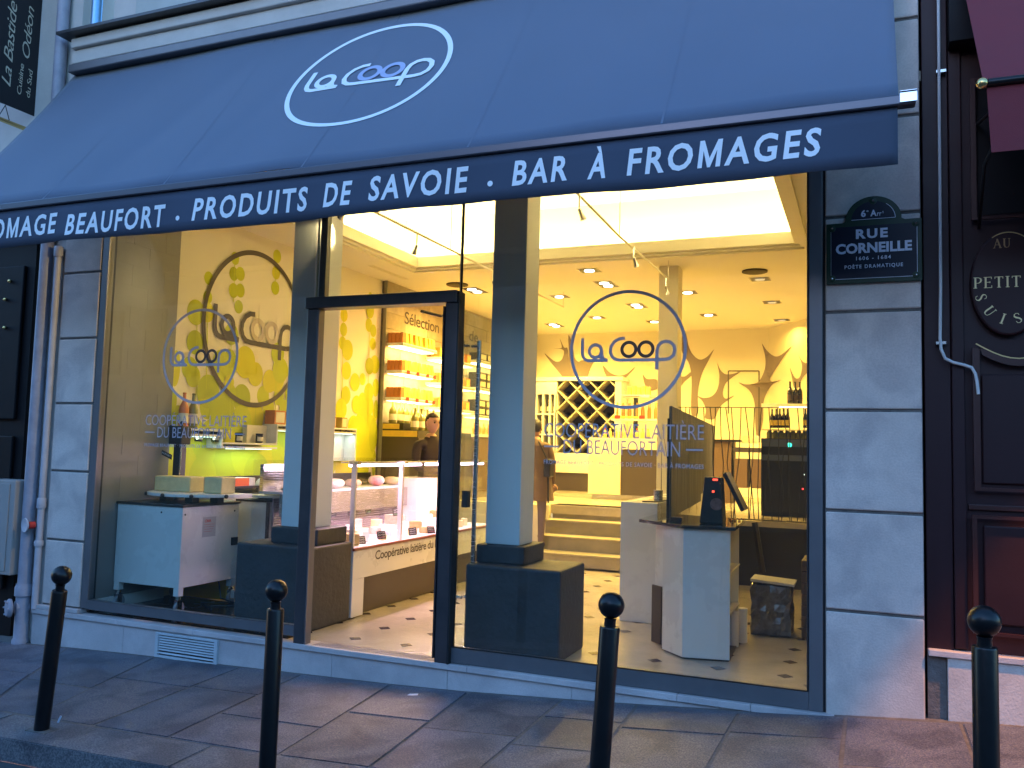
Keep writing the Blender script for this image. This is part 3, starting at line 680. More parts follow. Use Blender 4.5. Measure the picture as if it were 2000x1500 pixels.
# ================================================================== RIGHT: MAROON SHOPFRONT
mf = thing('maroon_shopfront', 'dark maroon panelled wooden shopfront right of the stone pier', 'shopfront', (1.5, D, 0))
MB().box(.318, .452, D+.035, D+.3, .40, 6).make('corner_board', MAROON, mf, bevel=.004)
MB().box(.455, 4, D+.05, D+.3, .42, 6).make('backing_board', MAROON, mf)
MB().box(.455, .52, D+.02, D+.049, .43, 6).make('stile', MAROON, mf, bevel=.006)
def mould(poly, wd, nm='panel_moulding', mt=MAROON2, y=D+.012):
    MB().ribbon([(a, y, b) for a, b in poly], wd, (0, -1, 0), .018, True).make(nm, mt, mf, smooth=False)
PXR = 1.02
def concave(xa, xb, z, dep, n=10): 
    c = (xa+xb)/2; return [(xa+(xb-xa)*i/n, z-dep*math.sin(math.pi*i/n)) for i in range(n+1)]
mould([(.573, 1.30), (PXR-.03, 1.30), (PXR-.03, 2.075)]+list(reversed(concave(.573, PXR-.03, 2.075, .085))), .036)
MB().prism([(.60, D+.045, 1.33), (PXR-.06, D+.045, 1.33), (PXR-.06, D+.045, 1.93), (.60, D+.045, 1.93)], (0, -.016, 0)).make('raised_panel', MAROON, mf, bevel=.008)
mould([(.555, .53), (PXR, .53), (PXR, 1.15), (.555, 1.15)], .03)
MB().box(.60, PXR-.04, D+.028, D+.046, .575, 1.105).make('raised_panel', MAROON, mf, bevel=.012)
mould([(.575, 2.80), (PXR-.05, 2.80), (PXR-.05, 3.6), (.575, 3.6)], .03)
MB().box(.60, PXR-.08, D+.045, D+.0495, 2.83, 3.57).make('dark_panel', NIGHT, mf)
MB().box(.53, 4, D+.03, D+.0495, 1.185, 1.215).make('rail', MAROON2, mf, bevel=.004)
MB().box(.455, 4, D-.10, D+.05, 3.80, 4.3).make('fascia_board', NIGHT, mf)
m = MB(); m.ribbon([(a, D-.004, b) for a, b in concave(.573, PXR-.03, 2.098, .085)], .006, (0, -1, 0), .003); m.make('gilt_line', GOLD, mf)
m = MB(); m.box(.322, 4, D-.02, D+.1, .385, .418); m.make('marble_ledge', LIME2, mf, bevel=.004)
m = MB(); m.box(.415, 4, D-.005, D+.3, -.1, .382); m.make('base_stone', LIME, mf, bevel=.004)
m = MB(); m.box(.318, .412, D+.02, D+.3, -.1, .415); m.make('rough_infill', MORT, mf)
# oval medallion
c = Vector((.735, D-.005, 2.43)); rx, rz = .185, .29
md = thing('oval_sign', 'oval maroon sign with gilt lettering on the maroon shopfront', 'sign', c)
m = MB(); m.prism([(c.x+rx*math.cos(R(t)), D+.049, c.z+rz*math.sin(R(t))) for t in range(0, 360, 8)], (0, -.055, 0)); m.make('oval_board', MAROON, md, bevel=.012, fixn=True)
m = MB(); m.ribbon([(c.x+rx*.97*math.cos(R(t)), D-.0065, c.z+rz*.97*math.sin(R(t))) for t in range(5, 120, 5)], .005, (0, -1, 0)); m.make('gilt_rim', GOLD, md)
def serif(ch, m, o, u, v, h):
    """small roman capitals drawn as thick and thin strokes with serifs"""
    o, u, v = Vector(o), Vector(u), Vector(v); n = (0, -1, 0); k = h*.15; t = h*.055
    P = lambda x, y: o+u*x*h+v*y*h
    def s(pts, wd, z=0): m.ribbon([P(*q)+Vector((0, -.0003*z, 0)) for q in pts], wd, n)
    def sf(x, y, l=.3): s([(x-l/2, y), (x+l/2, y)], t, 3)
    if ch == 'I': s([(.15, 0), (.15, 1)], k); sf(.15, .03); sf(.15, .97); return .3
    if ch == 'T': s([(.35, 0), (.35, 1)], k); s([(.02, .96), (.68, .96)], t, 1); s([(.04, .80), (.04, .98)], t, 2); s([(.66, .80), (.66, .98)], t, 2); sf(.35, .03); return .7
    if ch == 'E': s([(.15, 0), (.15, 1)], k); [s([(.12, y), (x, y)], t, 1) for x, y in ((.6, .97), (.48, .52), (.62, .03))]; s([(.6, .98), (.6, .8)], t, 2); s([(.62, .02), (.62, .22)], t, 2); s([(.48, .43), (.48, .61)], t, 2); sf(.12, .03, .25); sf(.12, .97, .25); return .66
    if ch == 'P': s([(.15, 0), (.15, 1)], k); s([(.15, .97), (.4, .96), (.56, .87), (.6, .73), (.55, .57), (.4, .47), (.15, .46)], [t, t, k*.8, k, k*.8, t, t], 1); sf(.13, .03); sf(.1, .97, .2); return .64
    if ch == 'A': s([(.08, 0), (.38, 1)], t*1.2); s([(.36, 1), (.68, 0)], k, 1); s([(.2, .35), (.56, .35)], t, 2); sf(.08, .03, .22); sf(.67, .03, .26); return .76
    if ch == 'U': s([(.13, 1), (.13, .3), (.2, .09), (.36, .03), (.52, .09), (.58, .3), (.58, 1)], [k, k, k*.8, t, t, t*1.2, t*1.2]); sf(.13, .97, .26); sf(.58, .97, .22); return .7
    if ch == 'S': s([(.5, .74), (.47, .9), (.3, .97), (.13, .9), (.08, .74), (.18, .6), (.4, .44), (.5, .26), (.44, .1), (.27, .03), (.1, .1), (.06, .27)], [t, t, t, t*1.3, k*.9, k, k, k*.9, t*1.3, t, t, t]); return .56
m = MB(); yq = D-.0085
wds = {'I': .3, 'T': .7, 'E': .66, 'P': .64, 'A': .76, 'U': .7, 'S': .56}
def sline(s, x, z, h, gap=.12):
    for ch in s: serif(ch, m, (x, yq, z), X1, Z1, h); x += (wds[ch]+gap)*h
p = PY(1901, 563, yq); sline('PETIT', .566, 2.405, .062, .17)
ml = m
m = MB(); sline('AU', .665, 2.625, .052, .14)
m.make('lettering', mat('dull_gilt', (.34, .22, .10), .5), md); m = ml
for i, ch in enumerate('SUISSE'):
    an = R(202+i*27.5); px_ = c.x+.004+(rx*.80)*math.cos(an); pz_ = c.z+(rz*.70)*math.sin(an)-.0
    tx = Vector((-math.sin(an)*rx, 0, math.cos(an)*rz)).normalized(); nv = Vector((-tx.z, 0, tx.x))
    h = .058; serif(ch, m, Vector((px_, yq, pz_))-tx*wds[ch]*h/2-nv*h*.5, tx, nv, h)
m.make('lettering', mat('bright_gilt', (.80, .68, .34), .4), md)
# conduit
cp = [PY(x, y, D-.01) for x, y in ((1832, -60), (1836, 400), (1837, 560), (1836, 660), (1838, 682), (1846, 700), (1862, 708), (1884, 713), (1898, 718), (1905, 730), (1908, 745), (1911, 770))]
m = MB(); m.tube(cp, .0085, 10); co = thing('conduit', 'thin pale conduit pipe bending right over the maroon shopfront', 'pipe', cp[-1]); m.make('pipe', mat('conduit_paint', (.55, .58, .60), .4), co, smooth=True)
for y in (140, 670): q = PY(1836, y, D+.0); MB().box(q.x-.02, q.x+.03, D-.012, D+.034, q.z-.008, q.z+.008).make('bracket', STEEL, co)
# burgundy awning
ra = thing('burgundy_awning', 'burgundy canvas awning with brass ball finial on its pole, upper right corner', 'awning', (1.5, 4.3, 3.1))
ry_, rz_ = 4.30, 3.155
m = MB(); m.add([(.515, ry_, rz_), (6, ry_, rz_), (6, D, rz_+1.15), (.515, D, rz_+1.15)], [(0, 1, 2, 3)]); o = m.make('canvas', REDF, ra); o.modifiers.new('t', 'SOLIDIFY').thickness = .004
m = MB(); m.add([(.535, ry_-.03, 2.835), (6, ry_-.03, 2.835), (6, ry_-.03, rz_-.01), (.52, ry_-.03, rz_-.01)], [(0, 1, 2, 3)]); o = m.make('valance', REDF, ra); o.modifiers.new('t', 'SOLIDIFY').thickness = .003
MB().tube([(.525, ry_-.04, rz_), (6, ry_-.04, rz_)], .018, 12).make('pole', BLACKG, ra, smooth=True)
MB().ball((.502, ry_-.04, rz_), .026, seg=20, rings=12).make('finial', BRASS, ra, smooth=True)
m = MB(); m.tube([(.60, D+.02, 2.75), (.57, 4.8, 2.95), (.66, ry_, rz_-.02)], .009, 8); m.tube([(.60, D+.02, 3.35), (.66, ry_, rz_-.02)], .009, 8); m.make('awning_arm', BLACKG, ra)

# ================================================================== ACROSS THE STREET (behind the viewer, seen only as reflections)
ob = thing('opposite_building', 'stone building across the street, behind the viewer, seen as reflections', 'building', (0, -11, 0))
m = MB(); m.box(-70, -8, -16, -11, -1, 10.5); m.box(-7.99, 70, -16, -11.01, -1, 6.2); m.make('wall', TERRA, ob)  # unseen block, its heights shaped for sky light and window reflections
for i in range(14):
    x = -28+i*1.9
    if x < -4: MB().box(x, x+.9, -10.99, -10.9, 3.6, 5.8).make('window', BLACK, ob)
for i in range(13):
    x = 4+i*1.9; MB().box(x, x+.9, -10.99, -10.9, 3.6, 5.8).make('window', BLACK, ob)
# assumed unseen lamp with bracket under the burgundy awning, added for warm pavement light
sl = thing('assumed_awning_lamp', 'assumed sodium lamp added under the burgundy awning, just out of view on the right', 'lamp', (1.65, 4.55, 3.2))
MB().tube([(1.65, D+.02, 3.45), (1.65, 4.55, 3.45)], .015, 8).make('bracket', BLACKG, sl); MB().lathe((1.65, 4.55, 3.22), [(.09, 0), (.07, .14), (.02, .2)], 12).make('assumed_lamp_head', BLACKG, sl)
ld = bpy.data.lights.new('assumed_sodium_light', 'SPOT'); ld.energy = 130; ld.color = (1, .42, .10); ld.spot_size = R(64); ld.spot_blend = .25; ld.shadow_soft_size = .05  # spot of the assumed lamp, its cone set to warm the right-hand pavement
lo_ = bpy.data.objects.new('assumed_sodium_light', ld); COL.objects.link(lo_); lo_.location = (1.65, 4.55, 3.2)

# ================================================================== SHOP INTERIOR: shell
ZC, UF = 3.668, .72
inter = D+.09
fl = struct(MB().box(-6.3, .7, D-.0, 10.15, -.06, -.001).make('floor', FLOORM))
cab0 = None
for i in range(13):
    for j in range(11):
        x = -.49-.4365*i; y = 5.63+.425*j
        if y > 10.1 or (x < -4.0) : continue
        if cab0 is None:
            a = .052; mm = MB(); mm.prism([(a, 0, 0), (0, a*1.05, 0), (-a, 0, 0), (0, -a*1.05, 0)], (0, 0, .002)); cab0 = mm.make('cabochon', CABO, fl, loc=(0, 0, 0)); cab0.location = (x, y, -.0005)
        else: inst(cab0, 'cabochon', (x, y, -.0005), fl)
struct(MB().box(-6.3, -3.97, D+.07, 6.28, -.0005, .012).make('display_platform', mat('dark_platform', (.02, .017, .014), .25, var=.3, vs=4)))
# upper floor + stairs
uf = struct(MB().box(-6.3, 1.5, 10.99, 16.5, .60, UF).make('upper_floor', FLOORM))
st_ = struct(MB().box(-3.9, -1.9, 10.17, 11.0, -.02, .02).make('stairs', STAIRM))
for k in range(4):
    z0, z1 = .18*k, .18*(k+1); y = 10.15+.28*k
    MB().box(-3.9, -1.9, y+.02, y+.30, z0+.0005, z1-.028).make('riser', STAIRM, st_)
    if k < 3 or 1: MB().box(-3.9, -1.9, y-.002, y+.279, z1-.0275, z1).make('tread', FLOORM if k == 3 else STAIRM, st_, bevel=.005)
MB().box(-6.3, -3.92, 10.9, 10.99, 0, .715).make('step_wall', CREAM, st_)
# walls
wl = struct(MB().box(-6.3, -6.0, 6.14, 9.86, 0, 4.6).make('left_wall', CREAM))
g0 = MB(); g0.box(-6.3, -5.952, D+.1, 6.14, 0, 4.3); gw = struct(g0.make('grey_side_wall', GREYW))
for k in range(23):
    z = .02+k*.185
    sp = [D+.1]+[D+.1+.37*(i+.5*(k % 2)) for i in range(0, 3) if .05 < .37*(i+.5*(k % 2)) < .68]+[6.14]
    for a, b in zip(sp[:-1], sp[1:]):
        if z < 4.1: MB().box(-5.958, -5.9505, a+.0012, b-.0012, z+.001, z+.184).make('wall_tile', GREYW, gw)
MB().box(-5.944, -5.93, D+.1, 6.15, .0, .11).make('skirting', WHITEL, gw)
sw = struct(MB().box(-6.3, -5.945, 9.86, 15.4, 0, 4.3).make('stone_wall', MORT))
STB = [STONEW, mat('ashlar_wall_b', (.33, .28, .19), .75, var=.25, vs=5, bump=.4, bs=22), mat('ashlar_wall_c', (.40, .35, .26), .75, var=.25, vs=5, bump=.4, bs=22)]
z = 1.2; k = 0
while z < ZC-.02:
    h = [.17, .22, .19, .25][k % 4]; y = 9.862-rnd.uniform(0, .2); z1 = min(z+h, ZC)
    while y < 15.2:
        l = rnd.uniform(.35, .75); a = max(y, 9.862)
        MB().box(-5.95, -5.92+rnd.uniform(-.003, .003), a+.002, min(y+l, 15.25)-.002, z+.002, z1-.002).make('wall_stone', rnd.choice(STB), sw)
        y += l
    z += h; k += 1
MB().box(-5.96, -5.915, 9.845, 9.860, 0, ZC).make('corner_bead', mat('bead', (.25, .24, .2), .6), sw)
struct(MB().box(-6.3, 1.2, 15.35, 15.6, .7, 4.3).make('back_wall', CREAM))
# angled right wall of the upper room, and right wall of lower room
a, b = Vector((-1.53, 15.36, 0)), Vector((-.76, 14.27, 0)); u = (b-a).normalized(); e_ = a+u*3.6
m = MB(); m.prism([(a.x, a.y, .7), (e_.x, e_.y, .7), (e_.x+.3, e_.y+.2, .7), (a.x+.3, a.y+.4, .7)], (0, 0, 3.6)); struct(m.make('angled_wall', CREAM))
struct(MB().box(.55, .8, D+.35, 15.4, -.1, 4.3).make('right_wall', CREAM))
struct(MB().box(-.215, .8, D+.345, D+.40, -.1, 4.6).make('front_wall', CREAM))
# wall under the railing (dark) right of stairs
struct(MB().box(-1.9, .55, 9.98, 10.20, 0, UF-.06).make('dark_low_wall', mat('charcoal_paint', (.03, .033, .04), .5, var=.15, vs=3)))
struct(MB().box(-1.9, .55, 9.94, 10.99, UF-.059, UF).make('landing_edge', FLOORM))
# ceiling with coffer
cl = struct(MB().box(-6.3, -5.29, D+.08, 15.4, ZC, ZC+.06).make('ceiling', CEILM))
CX0, CX1, CY0, CY1 = -5.29, -.54, 5.75, 9.42
for nm, a in (('ceiling_panel', (CX1, .8, D+.08, 15.4)), ('ceiling_panel', (CX0, CX1, CY1, 15.4)), ('ceiling_panel', (CX0, CX1, D+.08, CY0))):
    MB().box(a[0], a[1], a[2], a[3], ZC, ZC+.06).make(nm, CEILM, cl)
CT = 4.42
MB().box(CX0-.35, CX1+.35, CY0-.35, CY1+.35, CT, CT+.05).make('coffer_top', CEILM, cl)
for a in ((CX0-.36, CX0-.30, CY0-.36, CY1+.36), (CX1+.30, CX1+.36, CY0-.36, CY1+.36), (CX0-.3, CX1+.3, CY0-.36, CY0-.30), (CX0-.3, CX1+.3, CY1+.30, CY1+.36)):
    MB().box(*a, ZC+.06, CT).make('coffer_side', CEILM, cl)
# stepped plaster moulding round the coffer
def frame_ring(x0, x1, y0, y1, wd, z0, z1, nm, mt):
    for a in ((x0, x0+wd, y0, y1), (x1-wd, x1, y0, y1), (x0+wd, x1-wd, y0, y0+wd), (x0+wd, x1-wd, y1-wd, y1)):
        MB().box(*a, z0, z1).make(nm, mt, cl, bevel=.004)
frame_ring(CX0-.015, CX1+.015, CY0-.015, CY1+.015, .045, ZC-.028, ZC-.001, 'cornice_step', CREAM)
frame_ring(CX0+.031, CX1-.031, CY0+.031, CY1-.031, .045, ZC-.006, ZC+.026, 'cornice_step', CREAM)
frame_ring(CX0+.077, CX1-.077, CY0+.077, CY1-.077, .05, ZC+.02, ZC+.15, 'cornice_step', CREAM)

# ---- lights
def area(name, loc, sx, sy, energy, color, rot=(0, 0, 0), spread=None, parent=None):
    l = bpy.data.lights.new(name, 'AREA'); l.shape = 'RECTANGLE'; l.size = sx; l.size_y = sy; l.energy = energy*LK; l.color = color
    if spread: l.spread = R(spread)
    o = bpy.data.objects.new(name, l); COL.objects.link(o); o.location = loc; o.rotation_euler = rot
    return o
WARM = (1, .60, .115); COVE = (1, .80, .40); PINK = (1, .62, .90); COOL = (.75, 1, .95)
zc_ = ZC+.13
area('cove_light', (CX0-.12, (CY0+CY1)/2, zc_), .10, CY1-CY0, 50, COVE, (R(180), 0, 0))
area('cove_light', (CX1+.12, (CY0+CY1)/2, zc_), .10, CY1-CY0, 26, COVE, (R(180), 0, 0))
area('cove_light', ((CX0+CX1)/2, CY1+.12, zc_), CX1-CX0, .10, 46, COVE, (R(180), 0, 0))
area('cove_light', ((CX0+CX1)/2, CY0-.12, zc_), CX1-CX0, .10, 10, COVE, (R(180), 0, 0))
EMW = mat('lamp_glow', (1, .8, .5), .5, emit=(1, .86, .6), es=4)
EMD = mat('lamp_dim', (.25, .2, .12), .5, emit=(1, .75, .4), es=.12)
dl = thing('recessed_downlight', 'x', 'ceiling light', (0, 0, ZC), 'recessed ceiling downlights')
def downlight(px, py, n, lit, label, power):
    p = PZ(px, py, ZC); t = thing('recessed_downlight', label, 'ceiling light', (p.x, p.y, ZC), 'recessed ceiling downlights')
    L = .19*n; 
    MB().box(p.x-.125, p.x+.125, p.y-L/2-.03, p.y+L/2+.03, ZC-.004, ZC-.0008).make('trim', STEEL, t)
    MB().box(p.x-.108, p.x+.108, p.y-L/2-.012, p.y+L/2+.012, ZC-.006, ZC-.0045).make('recess', BLACK, t)
    for k in range(n):
        y = p.y-L/2+.19*(k+.5)
        MB().lathe((p.x, y, ZC-.006), [(.062, 0), (.062, -.006), (.02, -.010)], 14).make('lamp', EMW if lit else EMD, t)
    o = area('downlight_beam', (p.x, p.y, ZC-.02), .14, L*.9, power, WARM, spread=150)
bpy.data.objects.remove(dl)
DL = [(1151, 528, 1, 1, 'single warm downlight nearest the coffer moulding'), (1184, 555, 2, 1, 'double downlight above the ring emblem on the right window'), (1093, 579, 1, 1, 'single downlight just right of the blue column'),
      (1244, 597, 2, 1, 'double downlight seen through the top of the ring emblem'), (1166, 620, 1, 1, 'single downlight left inside the ring emblem'), (1083, 635, 2, 1, 'double downlight low beside the blue column'),
      (1343, 571, 1, 1, 'single downlight just right of the rear column'), (1384, 615, 1, 1, 'small downlight farthest right of the rear column'), (1278, 628, 1, 1, 'downlight half hidden by the rear column'),
      (1484, 545, 1, 0, 'dim square downlight nearest the black oval speaker at right'), (1508, 590, 1, 0, 'middle one of the three dim downlights at right'), (1527, 625, 1, 0, 'lowest one of the three dim downlights at right'),
      (927, 567, 2, 1, 'double downlight left of the blue column')]
for (px, py, n, lit, lab) in DL: downlight(px, py, n, lit, lab, (25 if lit else 8)*n)
def speaker(px, py, label):
    p = PZ(px, py, ZC); m = MB(); m.lathe((p.x, p.y, ZC-.001), [(.15, 0), (.15, -.016), (.13, -.022), (.02, -.024)], 28)
    tag(m.make('ceiling_speaker', mat('speaker_grille', (.05, .035, .02), .7), loc=(p.x, p.y, ZC), smooth=True), label, 'speaker')
speaker(893, 555, 'round dark ceiling speaker behind the glass joint above the door'); speaker(1474, 529, 'round dark ceiling speaker at the right of the ceiling')
p = PZ(764, 532, ZC); m = MB()
for k in range(3): m.box(p.x-.07+k*.03, p.x-.055+k*.03, p.y-.45, p.y+.45, ZC-.008, ZC-.001)
tag(m.make('ceiling_vent', CREAM, loc=(p.x, p.y, ZC)), 'long slotted air vent in the ceiling beside the coffer', 'vent')
# cable track lights
def track(pts, spots, label):
    P3 = [PZ(x, y, z) for x, y, z in pts]; t = thing('track_light', label, 'track light', P3[0])
    m = MB(); m.tube([P3[0]+(P3[0]-P3[-1])*.24]+P3, .011, 6); m.make('rail', CREAM, t)  # rail lengthened out of view to carry the added wall spots
    for i in (0, len(P3)//2, -1):
        q = P3[i]; top = CT if (CX0 < q.x < CX1 and CY0 < q.y < CY1) else ZC
        MB().tube([q, (q.x, q.y, top)], .006, 5).make('hanger', CHROME, t)
    for f, dx, dy, on in spots:
        q = P3[0].lerp(P3[-1], f); d_ = Vector((dx, dy, -.9)).normalized()
        m = MB(); m.tube([q, q+Vector((0, 0, -.10))], .008, 6); m.lathe(q+Vector((0, 0, -.11)), [(.014, 0), (.016, .045), (.024, .08), (.028, .09)], 14, d_); m.make('spot_head', CHROME, t, smooth=True)
        MB().lathe(q+Vector((0, 0, -.11))+d_*.091, [(.025, 0), (.02, .004)], 14, d_).make('spot_lamp', EMW if on else EMD, t)
        if on:
            l = bpy.data.lights.new('spot_beam', 'SPOT'); l.energy = (55 if f < 0 else 32)*LK; l.color = (1, .74, .34); l.spot_size = R(64 if f < 0 else 80); l.spot_blend = .5; l.shadow_soft_size = .03
            o = bpy.data.objects.new('spot_beam', l); COL.objects.link(o); o.location = q+Vector((0, 0, -.11))+d_*.14; o.rotation_euler = (-d_).to_track_quat('Z', 'Y').to_euler()
zt_ = ZC+.0
track([(740, 418, 3.45), (880, 488, 3.45), (1100, 600, 3.45)], [(-.21, -1.5, -.1, 1), (-.10, -1.7, .5, 1), (.14, -.5, .25, 0), (.50, .3, .4, 0), (.66, -.6, .3, 1), (.78, -.5, .3, 1)], 'left cable track with chrome spotlights crossing the ceiling coffer')  # first two spots, hidden by the awning, added to brighten the left wall
track([(1115, 365, 3.45), (1210, 462, 3.45), (1305, 545, 3.45)], [(.06, .3, .2, 0), (.55, .2, .4, 0), (.97, .2, .2, 0)], 'right cable track with chrome spotlights running to the rear column')

# ================================================================== STREET-SIDE COLUMNS
def column(x0, x1, px0, px1, bx0, bx1, label, ph, bt):
    t = thing('column', label, 'column', ((x0+x1)/2, 5.9, 0))
    m = MB(); m.box(px0, px1, 5.62, 6.18, .0, ph); m.make('plinth', PLINTH, t, bevel=.018)
    m = MB(); m.box(bx0, bx1, 5.74, 6.16, ph+.001, bt); m.make('base_block', PLINTH, t, bevel=.01)
    m = MB(); m.box(x0, x1, 5.80, 6.07, bt+.001, ZC+.5); m.make('shaft', mat('column_paint', (.74, .76, .76), .5, var=.03, vs=1.5), t, bevel=.006)
column(-2.575, -2.305, -2.645, -1.925, -2.62, -2.245, 'column on dark pedestal right of the door, pale blue in the dusk light', .625, .755)
column(-4.40, -4.10, -4.69, -3.955, -4.45, -4.0, 'column on dark pedestal left of the door', .645, .775)
# rear column
Y = 9.95
q0, q1 = PY(1285, 700, Y), PY(1328, 700, Y)
ct = thing('column', 'square pale column at the back beside the dark wooden screen', 'column', (q0.x, Y, 0)); MB().box(q0.x, q1.x-.03, Y, Y+.25, 0, ZC-.001).make('shaft', CREAM, ct, bevel=.004)

# ================================================================== MURALS
mw = thing('balloon_mural', 'green and yellow mural of strung round shapes printed on the left wall', 'mural', (-6, 7.8, .9))
WX = -5.9985
c3 = lambda x, y: (150+x/3.75, 450+y/3.75); c5 = lambda x, y: (600+x/3.333, 400+y/3.333)
BL = [(1160,205,48),(1150,318,52),(1198,318,52),(1148,440,55),(1197,440,52),(1185,560,50),(1467,190,50),(1459,310,50),(1453,422,50),(965,350,50),(958,490,50),(955,600,75),(870,600,95),(865,820,90),(1130,760,80),(1232,965,120),(1110,990,95),(1205,1230,105),(1108,1200,90),(720,1010,135),(850,1070,80),(960,1180,125),(1470,900,80),(1410,1105,85),(1470,1090,80),(1590,920,70),(1570,1040,60),(1300,1370,110),(1200,1400,120),(1060,1350,150),(700,1250,80),(820,1460,110),(1400,1300,70),(1520,1310,70),(1450,1420,90),(660,1400,90),(1240,1520,120),(980,1500,120)]
B2 = [(408,590,22),(407,690,50),(402,783,45),(430,820,42),(427,905,40),(240,718,45),(237,812,45),(230,900,45),(262,945,68),(255,1080,58),(440,1040,60),(405,1050,55),(310,1155,60),(360,1135,40),(445,1190,60),(250,1240,60),(320,1300,60),(220,1330,70),(400,1220,60),(445,1330,60),(360,1400,80),(300,1440,70),(420,1440,60)]
LOW = [(345,835,44),(372,850,40),(352,905,44),(410,870,46),(438,905,44),(480,885,46),(530,880,46),(556,880,44),(500,925,40),(395,930,40),(345,945,40),(300,900,36),(560,840,36),(655,850,34),(680,900,36),(712,870,40),(728,850,34),(735,895,40),(700,840,30),(580,930,50),(460,880,40),(352,868,36),(385,895,40),(420,905,38),(470,900,42),(515,905,46),(548,915,40),(330,920,30),(440,940,36),(500,945,36),(655,880,30),(690,870,34),(715,885,30),(735,860,26),(670,915,30),(705,915,30),(730,905,26),(640,905,30),(570,900,40),(360,935,30),(400,938,30),(545,950,40),(468,850,30),(520,862,30),(640,850,30)]
allb = [(*c3(x, y), r/3.75) for x, y, r in BL]+[(*c5(x, y), r/3.333) for x, y, r in B2]+[(x, y, r) for x, y, r in LOW]
rb_ = random.Random(21)
for k_ in range(34):
    x_ = rb_.uniform(360, 735); allb.append((x_, rb_.uniform(700, 900) if x_ < 600 else rb_.uniform(720, 900), rb_.uniform(14, 26) if x_ < 600 else rb_.uniform(10, 20)))
for i, (x, y, r) in enumerate(allb):
    c = PX(x, y, WX); 
    if c.y < 6.15 or c.y > 9.84: continue
    rz = (PX(x, y-r, WX).z-PX(x, y+r, WX).z)/2; ry = min(rz*.93, c.y-6.142, 9.858-c.y)
    MB().disc((WX+.0004*(i % 40)*.5, c.y, c.z), ry, rz, Y1, Z1, 30).make('balloon', (BAL1, BAL2, BAL1, BAL3)[i % 4] if y > 700 or i % 3 else BAL1, mw)
for x, ya, yb in ((459, 505, 590), (540, 500, 560), (406, 580, 760), (385, 620, 830), (452, 640, 830), (540, 700, 850), (671, 605, 800), (722, 605, 830), (500, 790, 850)):
    a = PX(x, ya, WX+.0085); b = PX(x-3, yb, WX+.0085); MB().ribbon([a, b], .012, X1).make('balloon_string', BAL1, mw)
# big emblem painted on the balloon wall
eg = thing('wall_emblem', 'large brown ring emblem painted on the green mural wall', 'wall emblem', (WX, 7.5, 2.2))
LX = WX+.0095
T_, B_ = PX(488, 490, LX), PX(493, 791, LX); l_, r_ = PX(397, 640, LX), PX(589, 640, LX)
rr = (T_.z-B_.z)/2; ryy = rr*.97; c = Vector((LX, l_.y+ryy, (T_.z+B_.z)/2))
a, b, d_ = logo(c, 1, Y1, Z1, ryy, rr, wd=.052)
# the script slopes with the wall's own perspective only
a.make('ring', TAUPE2, eg); b.make('script', TAUPE2, eg); d_.make('double_o', BEIGE, eg)

# tree mural on the back wall
tm = thing('tree_mural', 'taupe branching tree shapes painted on the yellow back walls', 'mural', (-3, 15.34, 1.5))
z8 = lambda x, y: (1280+x/5.769, 600+y/5.769)
def curve(pts, n=5):
    out = []; N = len(pts)
    for i in range(N):
        p0, p1, p2, p3 = pts[i-1], pts[i], pts[(i+1) % N], pts[(i+2) % N]
        for k in range(n):
            t = k/n; out.append(tuple(.5*((2*p1[j])+(-p0[j]+p2[j])*t+(2*p0[j]-5*p1[j]+4*p2[j]-p3[j])*t*t+(-p0[j]+3*p1[j]-3*p2[j]+p3[j])*t**3) for j in (0, 1)))
    return out
TREES = [
 [(310,300),(345,300),(370,420),(420,530),(500,590),(580,560),(655,480),(650,500),(590,620),(530,740),(490,880),(478,1000),(478,1200),(405,1200),(408,900),(405,760),(380,640),(330,550),(300,500),(290,420)],
 [(240,790),(330,780),(400,730),(450,720),(410,770),(330,840),(270,920),(240,960)],
 [(470,1000),(540,1022),(620,1010),(680,960),(712,880),(722,780),(710,690),(695,625),(730,700),(780,750),(850,755),(955,730),(870,790),(800,850),(765,930),(765,1000),(800,1030),(890,995),(800,1060),(740,1110),(700,1180),(660,1260),(560,1250),(570,1160),(530,1060)],
 [(940,848),(1010,868),(1090,865),(1160,840),(1210,760),(1240,660),(1235,540),(1200,410),(1250,480),(1310,535),(1370,555),(1440,520),(1540,435),(1450,550),(1380,660),(1320,750),(1290,810),(1320,838),(1420,820),(1330,860),(1280,920),(1240,1000),(1215,1100),(1210,1300),(1150,1480),(1125,1300),(1120,1100),(1090,990),(1040,920),(980,880)],
 [(1515,680),(1545,750),(1580,800),(1620,795),(1645,730),(1650,640),(1610,535),(1650,600),(1700,630),(1760,590),(1800,560),(1800,690),(1740,720),(1680,770),(1640,830),(1620,900),(1560,900),(1540,800)]]
W2N = Vector((u.y, -u.x, 0)); 
def onB(px, py, k=0):
    p = PY(px, py, 15.343-.0004*k); d = ray(px, py)
    a_ = Vector((-1.53, 15.36, 0))-Vector((u.y, -u.x, 0))*0; n = Vector((u.y, -u.x, 0))
    t = (a_-CAM).dot(n)/d.dot(n); q = CAM+d*(t*.9990)
    return q if (q-CAM).length < (p-CAM).length else p
def treepoly(pts, k):
    pts3 = [onB(*z8(x, y), k) for x, y in curve(pts, 4)]
    bm = bmesh.new(); vs = [bm.verts.new(p) for p in pts3]; es = [bm.edges.new((vs[i], vs[(i+1) % len(vs)])) for i in range(len(vs))]
    bmesh.ops.triangle_fill(bm, edges=es, use_beauty=True); me = bpy.data.meshes.new('tree_shape'); bm.to_mesh(me); bm.free(); me.materials.append(TAUPE)
    L = parent_loc(tm); me.transform(Matrix.Translation(-L)); o = bpy.data.objects.new('tree_shape', me); COL.objects.link(o); o.parent = tm
for i, t in enumerate(TREES): treepoly(t, i)
cB = lambda x, y: ((1030+x/3-1280)*5.769, (350+y/3-600)*5.769)
